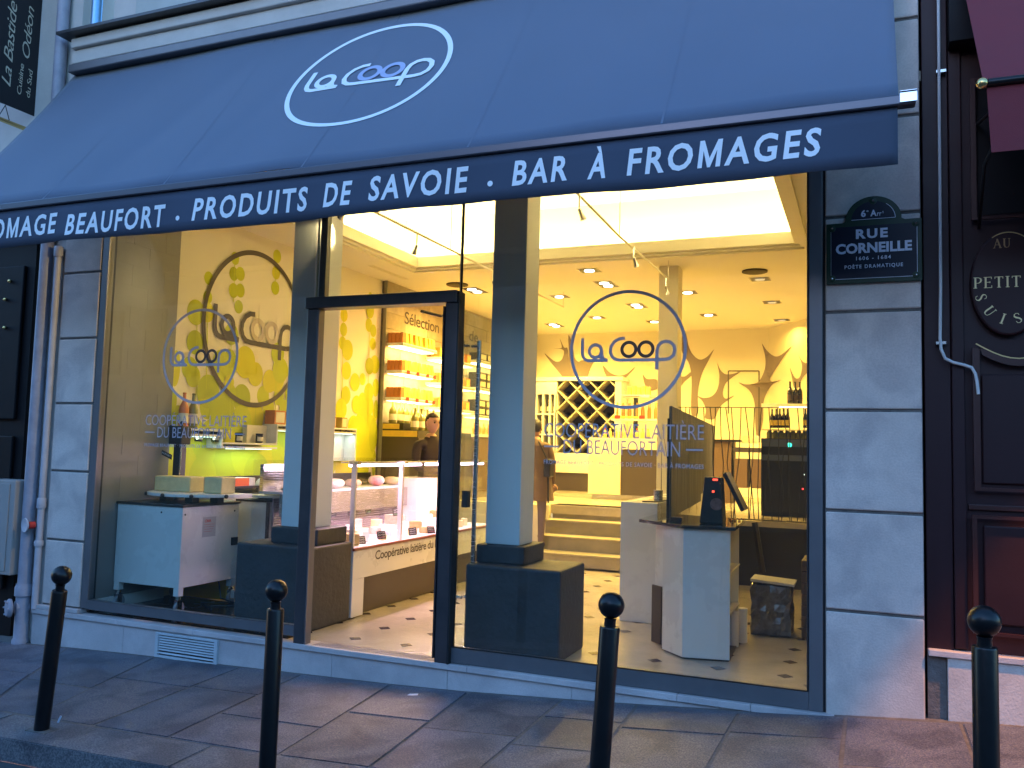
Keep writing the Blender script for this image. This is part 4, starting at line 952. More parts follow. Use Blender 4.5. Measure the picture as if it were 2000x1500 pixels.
for k, t in enumerate(([(100,1020),(150,1060),(180,1070),(205,1050),(210,1000),(140,990),(200,990),(190,935),(215,985),(235,990),(245,1050),(240,915),(262,960),(275,1040),(300,1070),(320,1060),(380,1070),(400,1050),(370,1110),(350,1170),(330,1260),(240,1260),(205,1160),(150,1090)],
                       [(442,1090),(480,1130),(530,1150),(580,1140),(632,1100),(590,1150),(550,1180),(500,1180),(460,1150)], [(676,1145),(700,1170),(760,1175),(760,1230),(700,1230)])):
    treepoly([cB(x, y) for x, y in t], 6+k)

# flush door outline on the back wall
m = MB()
for a, b in (((822, 718), (1168, 718)), ((1168, 718), (1168, 1480)), ((822, 718), (822, 1200))):
    m.ribbon([onB(*z8(*a), 14), onB(*z8(*b), 14)], .02, (0, -1, 0))
tag(m.make('flush_door_outline', TAUPE2, loc=onB(*z8(1000, 1400))), 'thin rectangular outline of a hidden door in the yellow back wall', 'hidden door')

# 'Selection de' lettering on the stone wall
m = MB(); SX = -5.915
def wt(txt, xa, ya, xb, yb, cap, bold=.008, X=SX, mm=None, tr=.95):
    a = PX(xa, ya, X); b = PX(xb, yb, X); text(mm, txt, (X, a.y, (a.z+b.z)/2), Y1, Z1, b.y-a.y, cap, bold, tr)
wt('Sélection', 790, 633, 857, 650, .17, mm=m); wt('de', 916, 664, 934, 670, .17, mm=m)
tag(m.make('wall_lettering', TEXTD, loc=(SX, 10.4, 3.2)), 'brown lettering on the stone wall above the shelves', 'wall lettering')

# ================================================================== LEFT DISPLAY: cheese trolley
tr = thing('cheese_trolley', 'white wheeled trolley with black top standing in the left window', 'trolley', (-5.57, 5.9, .01))
tx0, tx1, ty0, ty1 = -5.94, -5.222, 5.575, 6.27
MB().box(tx0, tx1, ty0, ty1, .232, .895).make('body', WHITEL, tr, bevel=.004)
MB().box(tx0-.012, tx1+.012, ty0-.012, ty1+.012, .8955, .918).make('top_plate', BLACK, tr, bevel=.004)
for x in (tx0+.03, tx1-.03):
    for y in (ty0+.03, ty1-.03):
        MB().box(x-.028, x+.028, y-.028, y+.028, .165, .2315).make('corner_leg', WHITEL, tr, bevel=.003)
        m = MB(); m.lathe((x, y, .13), [(.022, .03), (.024, .01), (.02, 0)], 12); m.box(x-.020, x-.016, y-.02, y+.03, .05, .13); m.box(x+.016, x+.020, y-.02, y+.03, .05, .13)
        ca = m.make('castor_fork', CHROME, tr)
        MB().lathe((x-.012, y+.015, .065), [(.02, -.002), (.052, 0), (.056, .006), (.056, .018), (.052, .024), (.02, .026)], 20, (1, 0, 0)).make('wheel', mat('castor_rubber', (.26, .26, .28), .5), ca, smooth=True)
sp_ = PX(419, 1025, tx1+.001)
MB().box(tx1+.0005, tx1+.002, ty0+.24, ty0+.40, .63, .80).make('maker_plate', GREYL, tr)
m = MB(); text(m, 'CMA', (tx1+.0025, ty0+.262, .755), Y1, Z1, .075, .024, .02, 1, .2)
for k in range(4): m.box(tx1+.002, tx1+.0025, ty0+.255, ty0+.385-.01*k, .735-.02*k, .737-.02*k)
m.make('plate_print', REDM, tr)
for y, z in ((ty0+.03, .835), (ty1-.06, .835)): MB().lathe((tx1, y, z), [(.009, 0), (.007, .004)], 8, (1, 0, 0)).make('screw', BLACK, tr)
MB().lathe((-5.45, ty0, .845), [(.009, 0), (.007, .004)], 8, (0, -1, 0)).make('screw', BLACK, tr)
MB().box(tx1+.001, tx1+.02, ty1-.09, ty1-.02, .53, .60).make('switch_box', BLACK, tr, bevel=.002)
MB().box(tx1-.06, tx1+.0, ty0-.02, ty1-.05, .3, .31) 
# round board on posts
tb = thing('slicing_board', 'white half-round board with black knobs standing on the trolley', 'board', (-5.45, 5.9, .92))
m = MB(); pts = []
for k in range(0, 13): a_ = R(180+k*15); pts.append((-5.43+.47*math.cos(a_), 6.02+.44*math.sin(a_), .975))
m.prism(pts+[(-4.96, 6.12, .975), (-5.9, 6.12, .975)], (0, 0, .026)); m.make('board', mat('board_white', (.75, .73, .68), .35), tb, bevel=.004, fixn=True)
for a_ in (198, 232, 268, 300, 335): MB().lathe((-5.43+.468*math.cos(R(a_)), 6.02+.44*math.sin(R(a_)), .986), [(.008, 0), (.017, .004), (.017, .016), (.01, .022)], 12, (math.cos(R(a_)), math.sin(R(a_)), 0)).make('knob', BLACK, tb)
for x, y in ((-5.68, 5.86), (-5.32, 5.78), (-5.2, 5.95)): MB().box(x-.04, x+.04, y-.04, y+.04, .918, .975).make('post', BLACK, tb)
def cheese(x0, x1, y0, y1, z0, z1, label, cat='cheese', mt=CHEESE, bulge=.014):
    m = MB(); m.box(x0, x1, y0, y1, z0+.001, z1); o = m.make('cheese_block', mt, loc=((x0+x1)/2, (y0+y1)/2, z0), bevel=.012)
    m = MB(); m.box(x0-.004, x0+.001-.0012, y0+.004, y1-.004, z0+.006, z1-.004); c = m.make('rind', RIND, o, loc=((x0+x1)/2, (y0+y1)/2, z0)); 
    return tag(o, label, cat)
cheese(-5.80, -5.40, 5.83, 6.02, 1.001, 1.135, 'large pale cheese block, left of two on the white board', bulge=.02)
cheese(-5.255, -5.065, 5.84, 6.02, 1.001, 1.145, 'upright cheese block, right of two on the white board')
sl_ = thing('cheese_slicer', 'tall black cheese cutting machine behind the large cheese block', 'machine', (-5.75, 6.16, .92))
A = lambda px, py: PY(px, py, 6.12)
q = A(345, 925)
MB().box(q.x-.035, q.x+.045, 6.10, 6.18, .92, A(345, 832).z).make('column', BLACK, sl_, bevel=.006)
MB().box(q.x-.075, q.x+.075, 6.07, 6.20, A(345, 868).z, A(345, 832).z).make('motor_head', mat('navy_black', (.012, .012, .02), .4), sl_, bevel=.012)
m = MB(); m.tube([(q.x+.06, 6.10, A(0, 832).z if 0 else A(360, 834).z), (q.x+.066, 6.08, A(360, 828).z)], .011, 8); m.ball((q.x+.066, 6.08, A(360, 826).z), .016); m.make('knob', BLACK, sl_, smooth=True)
m = MB(); m.tube([(q.x-.08, 6.08, A(345, 845).z), (q.x-.07, 6.07, A(345, 833).z), (q.x-.03, 6.07, A(345, 830).z)], .006, 6); m.make('lever', BLACK, sl_)
MB().tube([(q.x+.055, 6.10, 1.14), (q.x+.055, 6.10, 1.42)], .008, 8).make('guide_rod', CHROME, sl_)
s0, s1 = A(322, 885), A(346, 898)
m = MB(); m.prism([(s0.x, 6.05, s0.z+.04), (s1.x, 6.05, s1.z+.045), (s1.x, 6.05, s1.z-.0), (s0.x, 6.05, s0.z-.0)], (0, .004, 0)); pl = m.make('price_flag', SLATE, sl_)
m = MB(); text(m, 'BEAUFORT', (s0.x+.006, 6.049, s0.z+.012), (s1-s0).normalized(), Z1, (s1-s0).length-.016, .018, .01); m.make('lettering', ENW, sl_)
m = MB(); m.tube([(-5.1, 6.15, .02), (-5.3, 6.0, .018), (-5.15, 5.9, .02), (-5.45, 6.1, .02), (-5.2, 6.25, .02), (-4.9, 6.05, .02)], .006, 6); m.tube([(-5.35, 6.2, .2), (-5.3, 6.18, .06), (-5.1, 6.2, .02), (-4.95, 6.2, .02)], .007, 6)
tag(m.make('power_cable', BLACK, loc=(-5.2, 6.1, .02)), 'tangled black cable on the dark floor under the trolley', 'cable')
yb = thing('yellow_cupboard', 'low yellow front panel behind the trolley', 'cupboard', (-5.6, 6.36, 0)); MB().box(-5.99, -5.37, 6.32, 6.36, .013, .30).make('front_panel', mat('yellow_laminate', (.62, .40, .01), .5), yb)
# back counter under the mural
bc = thing('back_counter', 'dark topped work counter along the mural wall', 'counter', (-5.75, 7.5, 0))
MB().box(-5.995, -5.55, 6.4, 9.7, .02, .93).make('body', WHITEL, bc, bevel=.004); MB().box(-5.995, -5.53, 6.38, 9.7, .931, .955).make('worktop', BLACK, bc, bevel=.003)
MB().box(-5.995, -5.97, 6.2, 9.7, .956, 1.10).make('splashback', BLACK, bc)
MB().box(-5.9, -5.6, 6.5, 7.6, 1.0, 1.02).make('riser_shelf', BLACK, bc); MB().box(-5.62, -5.58, 6.5, 6.54, .956, .999).make('shelf_foot', BLACK, bc); MB().box(-5.62, -5.58, 7.5, 7.54, .956, .999).make('shelf_foot', BLACK, bc)
q0, q1 = PX(448, 950, -5.62), PX(498, 950, -5.62)
m = MB(); m.box(-5.80, -5.62, q0.y, q1.y, 1.021, 1.10); cb = thing('carton', 'white and orange printed carton on the back counter', 'box', (-5.7, (q0.y+q1.y)/2, 1.02)); m.make('carton_body', mat('white_card', (.6, .6, .6), .5), cb, bevel=.004)
MB().box(-5.6195, -5.618, q0.y+.08, q0.y+.28, 1.022, 1.099).make('orange_band', mat('orange_red', (.75, .12, .02), .5), cb)
m = MB(); c = PX(519, 938, -5.6); m.ball((-5.62, c.y, 1.02), .075, .10, .085, 16, 8); m.box(-5.56, -5.48, c.y-.05, c.y+.16, 1.02, 1.028)
tag(m.make('cap', mat('white_cotton', (.66, .64, .62), .9), loc=(-5.6, c.y, 1.02), smooth=True), 'white peaked cap lying on the back counter', 'cap')
m = MB(); c = PX(389, 948, -5.75); m.lathe((c.x, c.y, 1.0), [(.02, 0), (.02, .05), (.026, .055), (.026, .07)], 10); tag(m.make('red_stopper', REDM, loc=(c.x, c.y, 1.0)), 'small red stopper between the two cheese blocks', 'stopper')
# white stepped wall shelf with jars and LED
ws = thing('wall_shelf', 'white stepped wall shelf with lit underside on the green mural', 'shelf', (-5.9, 7.5, 1.4))
def wsb(y0, y1, z0, z1, x0=-5.99, x1=-5.80, nm='board', mt=WHITEL): return MB().box(x0, x1, y0, y1, z0, z1).make(nm, mt, ws, bevel=.002)
wsb(6.15, 6.68, 1.545, 1.565); wsb(6.15, 6.68, 1.495, 1.515); wsb(6.66, 6.68, 1.385, 1.544)
wsb(6.68, 7.52, 1.385, 1.403); wsb(6.68, 7.52, 1.425, 1.443); wsb(7.50, 7.52, 1.4435, 1.63); wsb(7.18, 7.50, 1.444, 1.63, x0=-5.99, x1=-5.93, nm='back_panel', mt=CREAM)
wsb(7.50, 9.06, 1.63, 1.65); wsb(7.52, 9.06, 1.585, 1.603); wsb(9.04, 9.06, 1.25, 1.629); wsb(8.62, 9.04, 1.25, 1.584, x0=-5.99, x1=-5.96, nm='back_panel', mt=WHITEL)
for k in range(12): MB().box(-5.799, -5.797, 7.6+.12*k, 7.64+.12*k, 1.607, 1.626).make('slot', TEXTD, ws)
for (y0, y1, z, e) in ((6.2, 6.6, 1.492, .5), (6.75, 7.45, 1.383, 1.1), (7.55, 9.0, 1.583, 1.6)):
    MB().box(-5.83, -5.82, y0, y1, z-.006, z-.0005).make('led_strip', mat('led_glow', (.8, 1, .9), .5, emit=(.75, 1, .85), es=.5), ws)
    area('led_light', (-5.86, (y0+y1)/2, z-.01), .02, y1-y0, e, COOL)
for i, (x, y) in enumerate(((388, 852), (420, 857), (466, 861), (506, 862))):
    p = PX(x, y, -5.87); lab = ['first', 'second', 'third', 'last'][i]
    j = MB(); j.lathe((-5.87, p.y, 1.444), [(.036, 0), (.038, .004), (.038, .075), (.034, .08)], 18); z_ = 1.444
    jj = thing('jar', 'dark lidded jar, %s from the left on the white wall shelf' % lab, 'jar', (-5.87, p.y, z_), 'jars on the wall shelf'); j.make('glass', DBOT, jj, smooth=True)
    MB().lathe((-5.87, p.y, z_+.081), [(.039, 0), (.039, .018)], 18).make('lid', BLACK, jj)
    m = MB(); m.ribbon([(-5.87+.0385*math.cos(R(t)), p.y+.0385*math.sin(R(t)), z_+.042) for t in range(-70, 31, 10)], .045, (1, -.2, 0)); 
    m = MB(); vs = []; 
    for t in range(-80, 31, 10): vs += [(-5.87+.0388*math.cos(R(t)), p.y+.0388*math.sin(R(t)), z_+.02), (-5.87+.0388*math.cos(R(t)), p.y+.0388*math.sin(R(t)), z_+.065)]
    m.add(vs, [(2*i_, 2*i_+2, 2*i_+3, 2*i_+1) for i_ in range(len(vs)//2-1)]); m.make('label', LABEL, jj)
def pack(nm, x0, x1, y0, y1, z0, z1, mt, label, cat, face=None, grp=None):
    t = thing(nm, label, cat, ((x0+x1)/2, (y0+y1)/2, z0), grp); MB().box(x0, x1, y0, y1, z0+.001, z1).make('body', mt, t, bevel=.003)
    if face: MB().box(x1+.0003, x1+.0015, y0+(y1-y0)*.12, y1-(y1-y0)*.12, z0+(z1-z0)*.12, z1-(z1-z0)*.12).make('face_label', face, t)
    return t
p = PX(552, 812, -5.82); pack('gift_box', -5.96, -5.83, p.y-.12, p.y+.07, 1.651, 1.80, ORNG, 'orange printed box on the wall shelf, left of the blue-grey column', 'box', LABEL)
for i, (x, lab) in enumerate(((655, 'left one of two small printed tins on the wall shelf'), (677, 'right one of two small printed tins on the wall shelf'))):
    p = PX(x, 826, -5.82); pack('tin', -5.95, -5.85, p.y-.06, p.y+.06, 1.651, 1.78, ORNG if i == 0 else mat('olive_tin', (.35, .30, .08), .5), lab, 'tin', LABEL)
def bottle(c, h, r, mt, label=None, cat='bottle', grp=None, lab=None, cap=None, seg=14):
    x, y, z = c; t = thing('bottle', label, cat, c, grp)
    MB().lathe((x, y, z+.001), [(r*.9, 0), (r, h*.03), (r, h*.52), (r*.85, h*.62), (r*.36, h*.76), (r*.32, h*.96), (r*.38, h*.97), (r*.38, h)], seg).make('glass', mt, t, smooth=True)
    if lab:
        vs = []
        for a_ in range(-150, 31, 15): vs += [(x+r*1.01*math.cos(R(a_)), y+r*1.01*math.sin(R(a_)), z+h*.14), (x+r*1.01*math.cos(R(a_)), y+r*1.01*math.sin(R(a_)), z+h*.42)]
        m = MB(); m.add(vs, [(2*i, 2*i+2, 2*i+3, 2*i+1) for i in range(len(vs)//2-1)]); m.make('label', lab, t)
    if cap: MB().lathe((x, y, z+h*.86), [(r*.40, 0), (r*.42, h*.145), (r*.3, h*.15)], 10).make('capsule', cap, t)
    return t
for i, (x, mt, lab) in enumerate(((326, mat('orange_bottle', (.6, .18, .04), .3), 'orange capped bottle on the left end of the wall shelf'), (347, GBOT, 'big green bottle on the left end of the wall shelf'))):
    p = PX(x, 836, -5.88); bottle((-5.88, max(p.y, 6.22+.12*i), 1.566), .33, .045, mt, lab, lab=LABEL)

# ================================================================== REFRIGERATED DISPLAY CASE
dc = thing('display_case', 'long glass cheese display case with white front and brown kick panel', 'display case', (-4.5, 7.6, 0))
fx, bx = -3.955, -5.03; cy0, cy1 = 6.20, 9.15
MB().box(fx-.03, fx, cy0, cy1, .325, .56).make('front_panel', WHITEL, dc, bevel=.003)
MB().box(fx-.03, fx-.0005, cy0, 6.385, .012, .3245).make('front_leg', WHITEL, dc, bevel=.003)
MB().box(fx-.10, fx-.055, 6.386, cy1, .01, .3245).make('kick_panel', BROWNL, dc)
MB().box(bx, fx-.031, cy0+.02, cy1, .325, .575).make('tank', WHITEL, dc)
m = MB(); m.box(fx-.012, fx+.012, cy0, cy1, .565, .585); m.make('red_rail', mat('red_brown_rail', (.25, .06, .05), .3), dc, bevel=.003)
MB().box(bx+.02, fx-.015, cy0+.02, cy1, .5755, .585).make('deck', mat('deck_white', (.7, .68, .68), .3), dc)
m = MB(); wt('Coopérative laitière du Beaufortain', 733, 1087, 733, 1087, .05, mm=m) if 0 else text(m, 'Coopérative laitière du Beaufortain', (fx+.0015, 6.55, .455), Y1, Z1, 1.66, .078, .012, .92)
m.make('lettering', TEXTD, dc)
for y in (6.22, 7.02, 7.82, 8.66, 9.13):
    MB().box(fx-.055, fx-.012, y-.012, y+.012, .586, 1.30).make('upright', mat('satin_aluminium', (.62, .60, .64), .35, .6), dc, bevel=.002)
    MB().box(fx-.08, fx+.008, y-.02, y+.04, 1.285, 1.315).make('glass_clamp', STEEL, dc, bevel=.002)
for a_, b_ in ((6.235, 7.005), (7.035, 7.805), (7.835, 8.645), (8.675, 9.115)):
    MB().box(fx-.010, fx-.004, a_-.012, b_+.012, .588, 1.315).make('front_glass', GLASS2, dc)
MB().box(bx, fx-.01, cy0, cy0+.006, .59, 1.30).make('end_glass', GLASS2, dc)
MB().box(bx+.3, fx+.02, cy0, cy1, 1.317, 1.325).make('top_glass', GLASS2, dc)
MB().box(bx+.3, bx+.34, cy0, cy1, .8, 1.0).make('back_duct', STEEL, dc)
MB().box(bx+.05, bx+.30, cy0+.03, cy1, 1.0, 1.02).make('upper_shelf', mat('case_shelf', (.5, .5, .52), .4), dc)
MB().box(bx+.301, bx+.31, cy0+.03, cy1-1.2, .965, 1.0).make('shelf_edge', WHITEL, dc)
GR = mat('perforated_back', (.22, .16, .18), .5)
MB().box(bx+.20, bx+.215, cy0+.03, cy1, .60, .96).make('back_wall', GR, dc)
for k in range(15): MB().box(bx+.2155, bx+.222, cy0+.04, cy1-.3, .615+.022*k, .622+.022*k).make('back_louvre', STEEL, dc)
TUBE = mat('pink_tube', (1, .8, .9), .5, emit=(1, .62, .88), es=3.2)
for a_, b_ in ((6.28, 7.55), (7.65, 9.05)):
    m = MB(); m.tube([(fx-.12, a_, 1.275), (fx-.12, b_, 1.275)], .013, 10); m.make('light_tube', TUBE, dc, smooth=True)
    area('case_light', (fx-.16, (a_+b_)/2, 1.26), .04, b_-a_, 14, PINK, (0, R(12), 0))
MB().box(fx-.18, fx-.09, cy0+.03, cy1, 1.293, 1.305).make('lamp_reflector', mat('warm_reflector', (.6, .58, .5), .4), dc)
# staff side end counter
ec = thing('end_counter', 'pale end counter with black top between the trolley and the display case', 'counter', (-5.2, 6.45, 0))
MB().box(-5.365, -5.045, 6.43, 7.2, .012, .905).make('body', WHITEL, ec, bevel=.003); MB().box(-5.385, -5.03, 6.41, 7.2, .9055, .925).make('top', BLACK, ec, bevel=.002)
MB().box(-5.043, -5.032, 6.42, 6.46, .012, .904).make('edge_strip', BLACK, ec)
tb2 = thing('small_board', 'white board with a cheese wedge on the end counter', 'board', (-5.0, 6.5, .93)); m = MB(); m.prism([(-5.30, 6.5, .945), (-5.2, 6.42, .945), (-4.6, 6.45, .945), (-4.6, 6.75, .945), (-5.3, 6.7, .945)], (0, 0, .02)); m.make('board', MATS['board_white'], tb2, fixn=True)
MB().box(-5.2, -5.1, 6.5, 6.6, .926, .9445).make('foot', BLACK, tb2)
cheese(-5.14, -4.90, 6.50, 6.66, .966, 1.045, 'pale cheese piece on the small board, left of its slate card')
m = MB(); m.prism([(-4.885, 6.46, .97), (-4.78, 6.47, .97), (-4.78, 6.48, 1.05), (-4.885, 6.47, 1.05)], (0, .004, 0)); o = m.make('price_card', SLATE, loc=(-4.83, 6.47, .97)); tag(o, 'slate price card beside the cheese on the small board', 'price card')
# goods inside the case
GOODS = [WHITEL, PALECH, mat('pink_cheese', (.62, .42, .34), .6, var=.2, vs=20), CHEESE, mat('herb_cheese', (.45, .42, .30), .7, var=.3, vs=30), RIND]
rg = random.Random(12); n = 0
def wedge(x, y, z, r, h, a0, da, mt, label):
    pts = [(x, y, z)]+[(x+r*math.cos(R(a0+da*k/5)), y+r*math.sin(R(a0+da*k/5)), z) for k in range(6)]
    m = MB(); m.prism(pts, (0, 0, h)); o = m.make('cheese_wedge', mt, loc=(x, y, z), fixn=True, bevel=.006); tag(o, label, 'cheese', 'cheeses laid out in the display case')
names = ['white', 'cream', 'pinkish', 'yellow', 'speckled', 'brown rinded']
for i in range(30):
    y = 6.42+i*.088+rg.uniform(-.02, .02); row = i % 3; x = -4.12-.16*row+rg.uniform(-.02, .02); z = .586+.035*row*(1 if row else 0)
    k = rg.randrange(6); sec = 'near' if y < 7.0 else ('middle' if y < 7.8 else 'far'); rw = ['front row', 'middle row', 'back row'][row]
    if row == 2: MB().box(x-.05, x+.05, y-.05, y+.05, .5855, z-.001).make('goods_step', MATS['deck_white'], dc)
    if row == 1: MB().box(x-.05, x+.05, y-.05, y+.05, .5855, z-.001).make('goods_step', MATS['deck_white'], dc)
    if rg.random() < .55: wedge(x, y, z, rg.uniform(.07, .11), rg.uniform(.05, .10), rg.uniform(0, 360), rg.choice([60, 90, 180]), GOODS[k], '%s cheese wedge, %s from the left in the %s of the display case' % (names[k], ORD[i//3], rw))
    else:
        r = rg.uniform(.04, .065); m = MB(); m.lathe((x, y, z), [(r*.92, 0), (r, .01), (r, .04), (r*.9, rg.uniform(.05, .085))], 14); o = m.make('round_cheese', GOODS[k], loc=(x, y, z), smooth=True); tag(o, '%s round cheese, %s from the left in the %s of the display case' % (names[k], ORD[i//3], rw), 'cheese', 'cheeses laid out in the display case')
CHALK = [mat('chalk_white', (.75, .75, .8), .7), mat('chalk_pink', (.75, .30, .40), .7), mat('chalk_green', (.3, .7, .4), .7)]
slates = [(705, 1055, 'front left'), (745, 1045, 'front, second'), (775, 1000, 'raised'), (806, 1038, 'front, right of the second upright'), (842, 1035, 'front, small'), (862, 1015, 'front, near the door post'), (650, 1000, 'on the back wall, leftmost'), (685, 998, 'on the back wall, second'), (719, 995, 'on the back wall beside the upright')]
for i, (px, py, lab) in enumerate(slates):
    X_ = -4.03 if 'front' in lab else (-4.2 if lab == 'raised' else -4.74)
    p = PX(px, py, X_); hz = .036 if 'back' not in lab else .045
    t = thing('price_slate', 'black slate price card, %s in the display case' % lab, 'price card', (X_, p.y, p.z-hz), 'price cards in the display case')
    a_ = rg.uniform(-.25, .25); u_ = Vector((.35*(1 if X_ > -4.6 else .1)*1, 1, a_*.4)).normalized(); v_ = Vector((-.2, 0, 1)).normalized(); q = Vector((X_, p.y, p.z))-u_*.05-v_*hz; nn = u_.cross(v_).normalized()
    m = MB(); m.prism([q, q+u_*.10, q+u_*.10+v_*hz*2, q+v_*hz*2], nn*-.003); m.make('slate', SLATE, t, fixn=True)
    if i in (3, 4): pass
    for l_ in range(3):
        m = MB(); pts = [q+u_*(.012+.0076*k)+v_*(hz*(1.6-.55*l_)+.004*math.sin(k*2.7+i+l_)*(1+k % 2))+nn*.001 for k in range(11)]; m.ribbon(pts, .0035, nn); m.make('chalk_line', CHALK[(1 if i % 3 == 1 else 2 if i % 3 == 2 else 0) if l_ == 2 else 0], t)
# goods on the case's upper shelf
for i, (px, mt, lab, w_, h_) in enumerate(((655, PALECH, 'kraft paper pack at the near end of the upper case shelf', .22, .10), (690, mat('peach_pack', (.6, .42, .28), .6), 'peach coloured pack on the upper case shelf', .16, .09), (735, mat('red_white_bag', (.6, .08, .09), .5, var=.6, vs=9, var2=(.75, .7, .68)), 'red and white bag on the upper case shelf', .17, .12), (764, mat('straw_pack', (.6, .48, .25), .7, var=.2, vs=30), 'straw coloured pack on the upper case shelf', .11, .10), (790, PALECH, 'white tub on the upper case shelf behind the upright', .16, .07))):
    p = PX(px, 940, -4.85); m = MB(); m.ball((-4.85, p.y, 1.021+h_*.48), .09, w_/2, h_/2, 12, 8); z0_ = 1.021
    m.v = [(x, y, max(z0_, min(z, z0_+h_*.9))) for x, y, z in m.v]
    o = m.make('food_pack', mt, loc=(-4.85, p.y, z0_), smooth=True); tag(o, lab, 'food pack')
m = MB(); p = PX(640, 915, -4.7)
for k in range(4): m.box(-4.95, -4.6, 6.24, 6.52-.03*k, 1.12+.022*k, 1.128+.022*k)
MB().box(-4.97, -4.93, 6.22, 6.56, 1.02, 1.26).make('side_rack', STEEL, dc)
for k in range(4): MB().box(-4.92, -4.6, 6.24, 6.5-.03*k, 1.12+.022*k, 1.126+.022*k).make('tray', BLACK, dc)
# bright white box at the far end inside, plus bag rack behind
q0, q1 = PX(816, 1000, -4.55), PX(868, 1000, -4.55)
wb = thing('white_appliance', 'white box-shaped appliance standing behind the display case', 'appliance', (-4.7, q0.y+.5, .6)); MB().box(-4.95, -4.56, q0.y, q0.y+1.0, .586, 1.10).make('body', WHITEL, wb, bevel=.006)

# ================================================================== STONE WALL SHELVES
def wshelf(y0, y1, z, label, lit=True):
    t = thing('wall_shelf', label, 'shelf', (-5.78, (y0+y1)/2, z)); MB().box(-5.915, -5.66, y0, y1, z-.045, z-.001).make('board', WHITEL, t, bevel=.002)
    MB().box(-5.70, -5.6595, y0+.01, y1-.01, z-.03, z-.022).make('edge_groove', BROWNL, t)
    if lit: MB().box(-5.90, -5.70, y0+.03, y1-.03, z-.049, z-.0455).make('led_panel', mat('warm_led', (1, .8, .4), .5, emit=(1, .72, .28), es=2.2), t); area('shelf_light', (-5.78, (y0+y1)/2, z-.055), .12, y1-y0, 5.0, (1, .66, .2))
    return t
tops = ['top', 'middle', 'lowest']
for k, z in enumerate((2.83, 2.46, 2.10)):
    wshelf(9.88, 10.86, z, '%s lit shelf of the left bay on the stone wall' % tops[k])
    for c_ in range(4):
        pack('carton', -5.90+.058*c_, -5.848+.058*c_, 9.89, 9.98, z, z+.135, ORNG, '%s brown carton from the wall at the near end of the %s left shelf' % (ORD[c_], tops[k]), 'box', None, 'brown cartons at the shelf ends, %s shelf' % tops[k])
    for c_, y in enumerate((10.0, 10.115, 10.27, 10.385, 10.55, 10.665, 10.76)):
        x0, x1 = -5.76, -5.68; t = thing('pouch', '%s yellow paper pouch from the near end of the %s left shelf' % (ORD[c_], tops[k]), 'pouch', (-5.72, y+.04, z), 'yellow pouches, %s shelf' % tops[k])
        m = MB(); m.add([(x0, y, z+.001), (x1, y, z+.001), (x1, y+.085, z+.001), (x0, y+.085, z+.001), (x0+.02, y+.012, z+.15), (x1-.02, y+.012, z+.15), (x1-.02, y+.073, z+.15), (x0+.02, y+.073, z+.15)], [(3, 2, 1, 0), (4, 5, 6, 7), (0, 1, 5, 4), (1, 2, 6, 5), (2, 3, 7, 6), (3, 0, 4, 7)]); m.make('paper_bag', YELB, t, bevel=.004)
        if c_ % 2 == 0 and k: MB().box(-5.655, -5.652, y, y+.08, z-.04, z+.01).make('price_tag', REDM, t)
    wshelf(11.0, 12.2, z-.07, '%s lit shelf of the middle bay on the stone wall' % tops[k])
    for c_ in range(5): pack('carton', -5.84, -5.70, 11.02+.23*c_, 11.17+.23*c_, z-.07, z+.07, ORNG, '%s orange brown carton from the left on the %s shelf of the middle bay' % (ORD[c_], tops[k]), 'box', YELB, 'cartons in the middle bay, %s shelf' % tops[k])
for k, z in enumerate((2.86, 2.42, 1.98)):
    wshelf(12.3, 14.3, z-.0, '%s lit shelf of the right bay on the stone wall' % tops[k])
    for st2 in range(1 if k == 0 else 2):
        for c_ in range(6):
            y = 12.36+.32*c_; t = thing('gift_box', '%s framed white box from the left, %s row, %s shelf, right bay' % (ORD[c_], 'upper' if st2 else 'lower', tops[k]), 'box', (-5.77, y+.14, z+.12*st2), 'black framed white boxes, %s shelf' % tops[k])
            MB().box(-5.86, -5.68, y, y+.29, z+.001+.125*st2, z+.122+.125*st2).make('box_body', BLACK, t); MB().box(-5.6795, -5.678, y+.025, y+.265, z+.02+.125*st2, z+.10+.125*st2).make('box_face', LABEL, t)
sc_ = thing('stepped_cabinet', 'stepped dark cabinet with yellow drawer fronts under the stone wall shelves', 'cabinet', (-5.7, 10.6, 0))
MB().box(-5.915, -5.60, 9.86, 11.5, 1.665, 1.755).make('upper_step', BLACK, sc_); MB().box(-5.915, -5.38, 9.86, 11.5, 1.565, 1.664).make('lower_step', BLACK, sc_)
MB().box(-5.91, -5.66, 9.853, 9.8595, 1.675, 1.745).make('drawer_front', YELB, sc_, bevel=.002); MB().box(-5.91, -5.39, 9.853, 9.8595, 1.575, 1.655).make('drawer_front', YELB, sc_, bevel=.002)
MB().box(-5.915, -5.36, 9.85, 11.5, 0, 1.564).make('body', BROWNL, sc_)
for i, y in enumerate((9.95, 10.12, 10.3, 10.48, 10.66)): bottle((-5.82+.03*(i % 2), y, 1.756), .29, .052, GBOT, '%s green bottle from the left on the upper step of the stepped cabinet' % ORD[i], grp='green bottles, upper step', lab=LABEL)
for i, y in enumerate((9.93, 10.10, 10.27, 10.45)): bottle((-5.47, y, 1.665), .29, .052, GBOT, '%s green bottle from the left on the lower step of the stepped cabinet' % ORD[i], grp='green bottles, lower step', lab=LABEL)
# counter run further back with hanging cloths
rb = thing('rear_counter', 'brown fronted counter against the stone wall beyond the salesman', 'counter', (-5.6, 12.5, 0)); MB().box(-5.915, -5.3, 11.6, 14.2, UF, 1.62).make('body', mat('brown_panel', (.14, .085, .05), .6), rb); MB().box(-5.915, -5.28, 11.6, 14.2, 1.6205, 1.66).make('top', CREAM, rb)
for i in range(9): bottle((-5.45, 11.75+.17*i, 1.661), .17, .035, ABOT, '%s small amber bottle from the near end of the rear counter' % ORD[i], 'bottle', 'amber bottles on the rear counter')

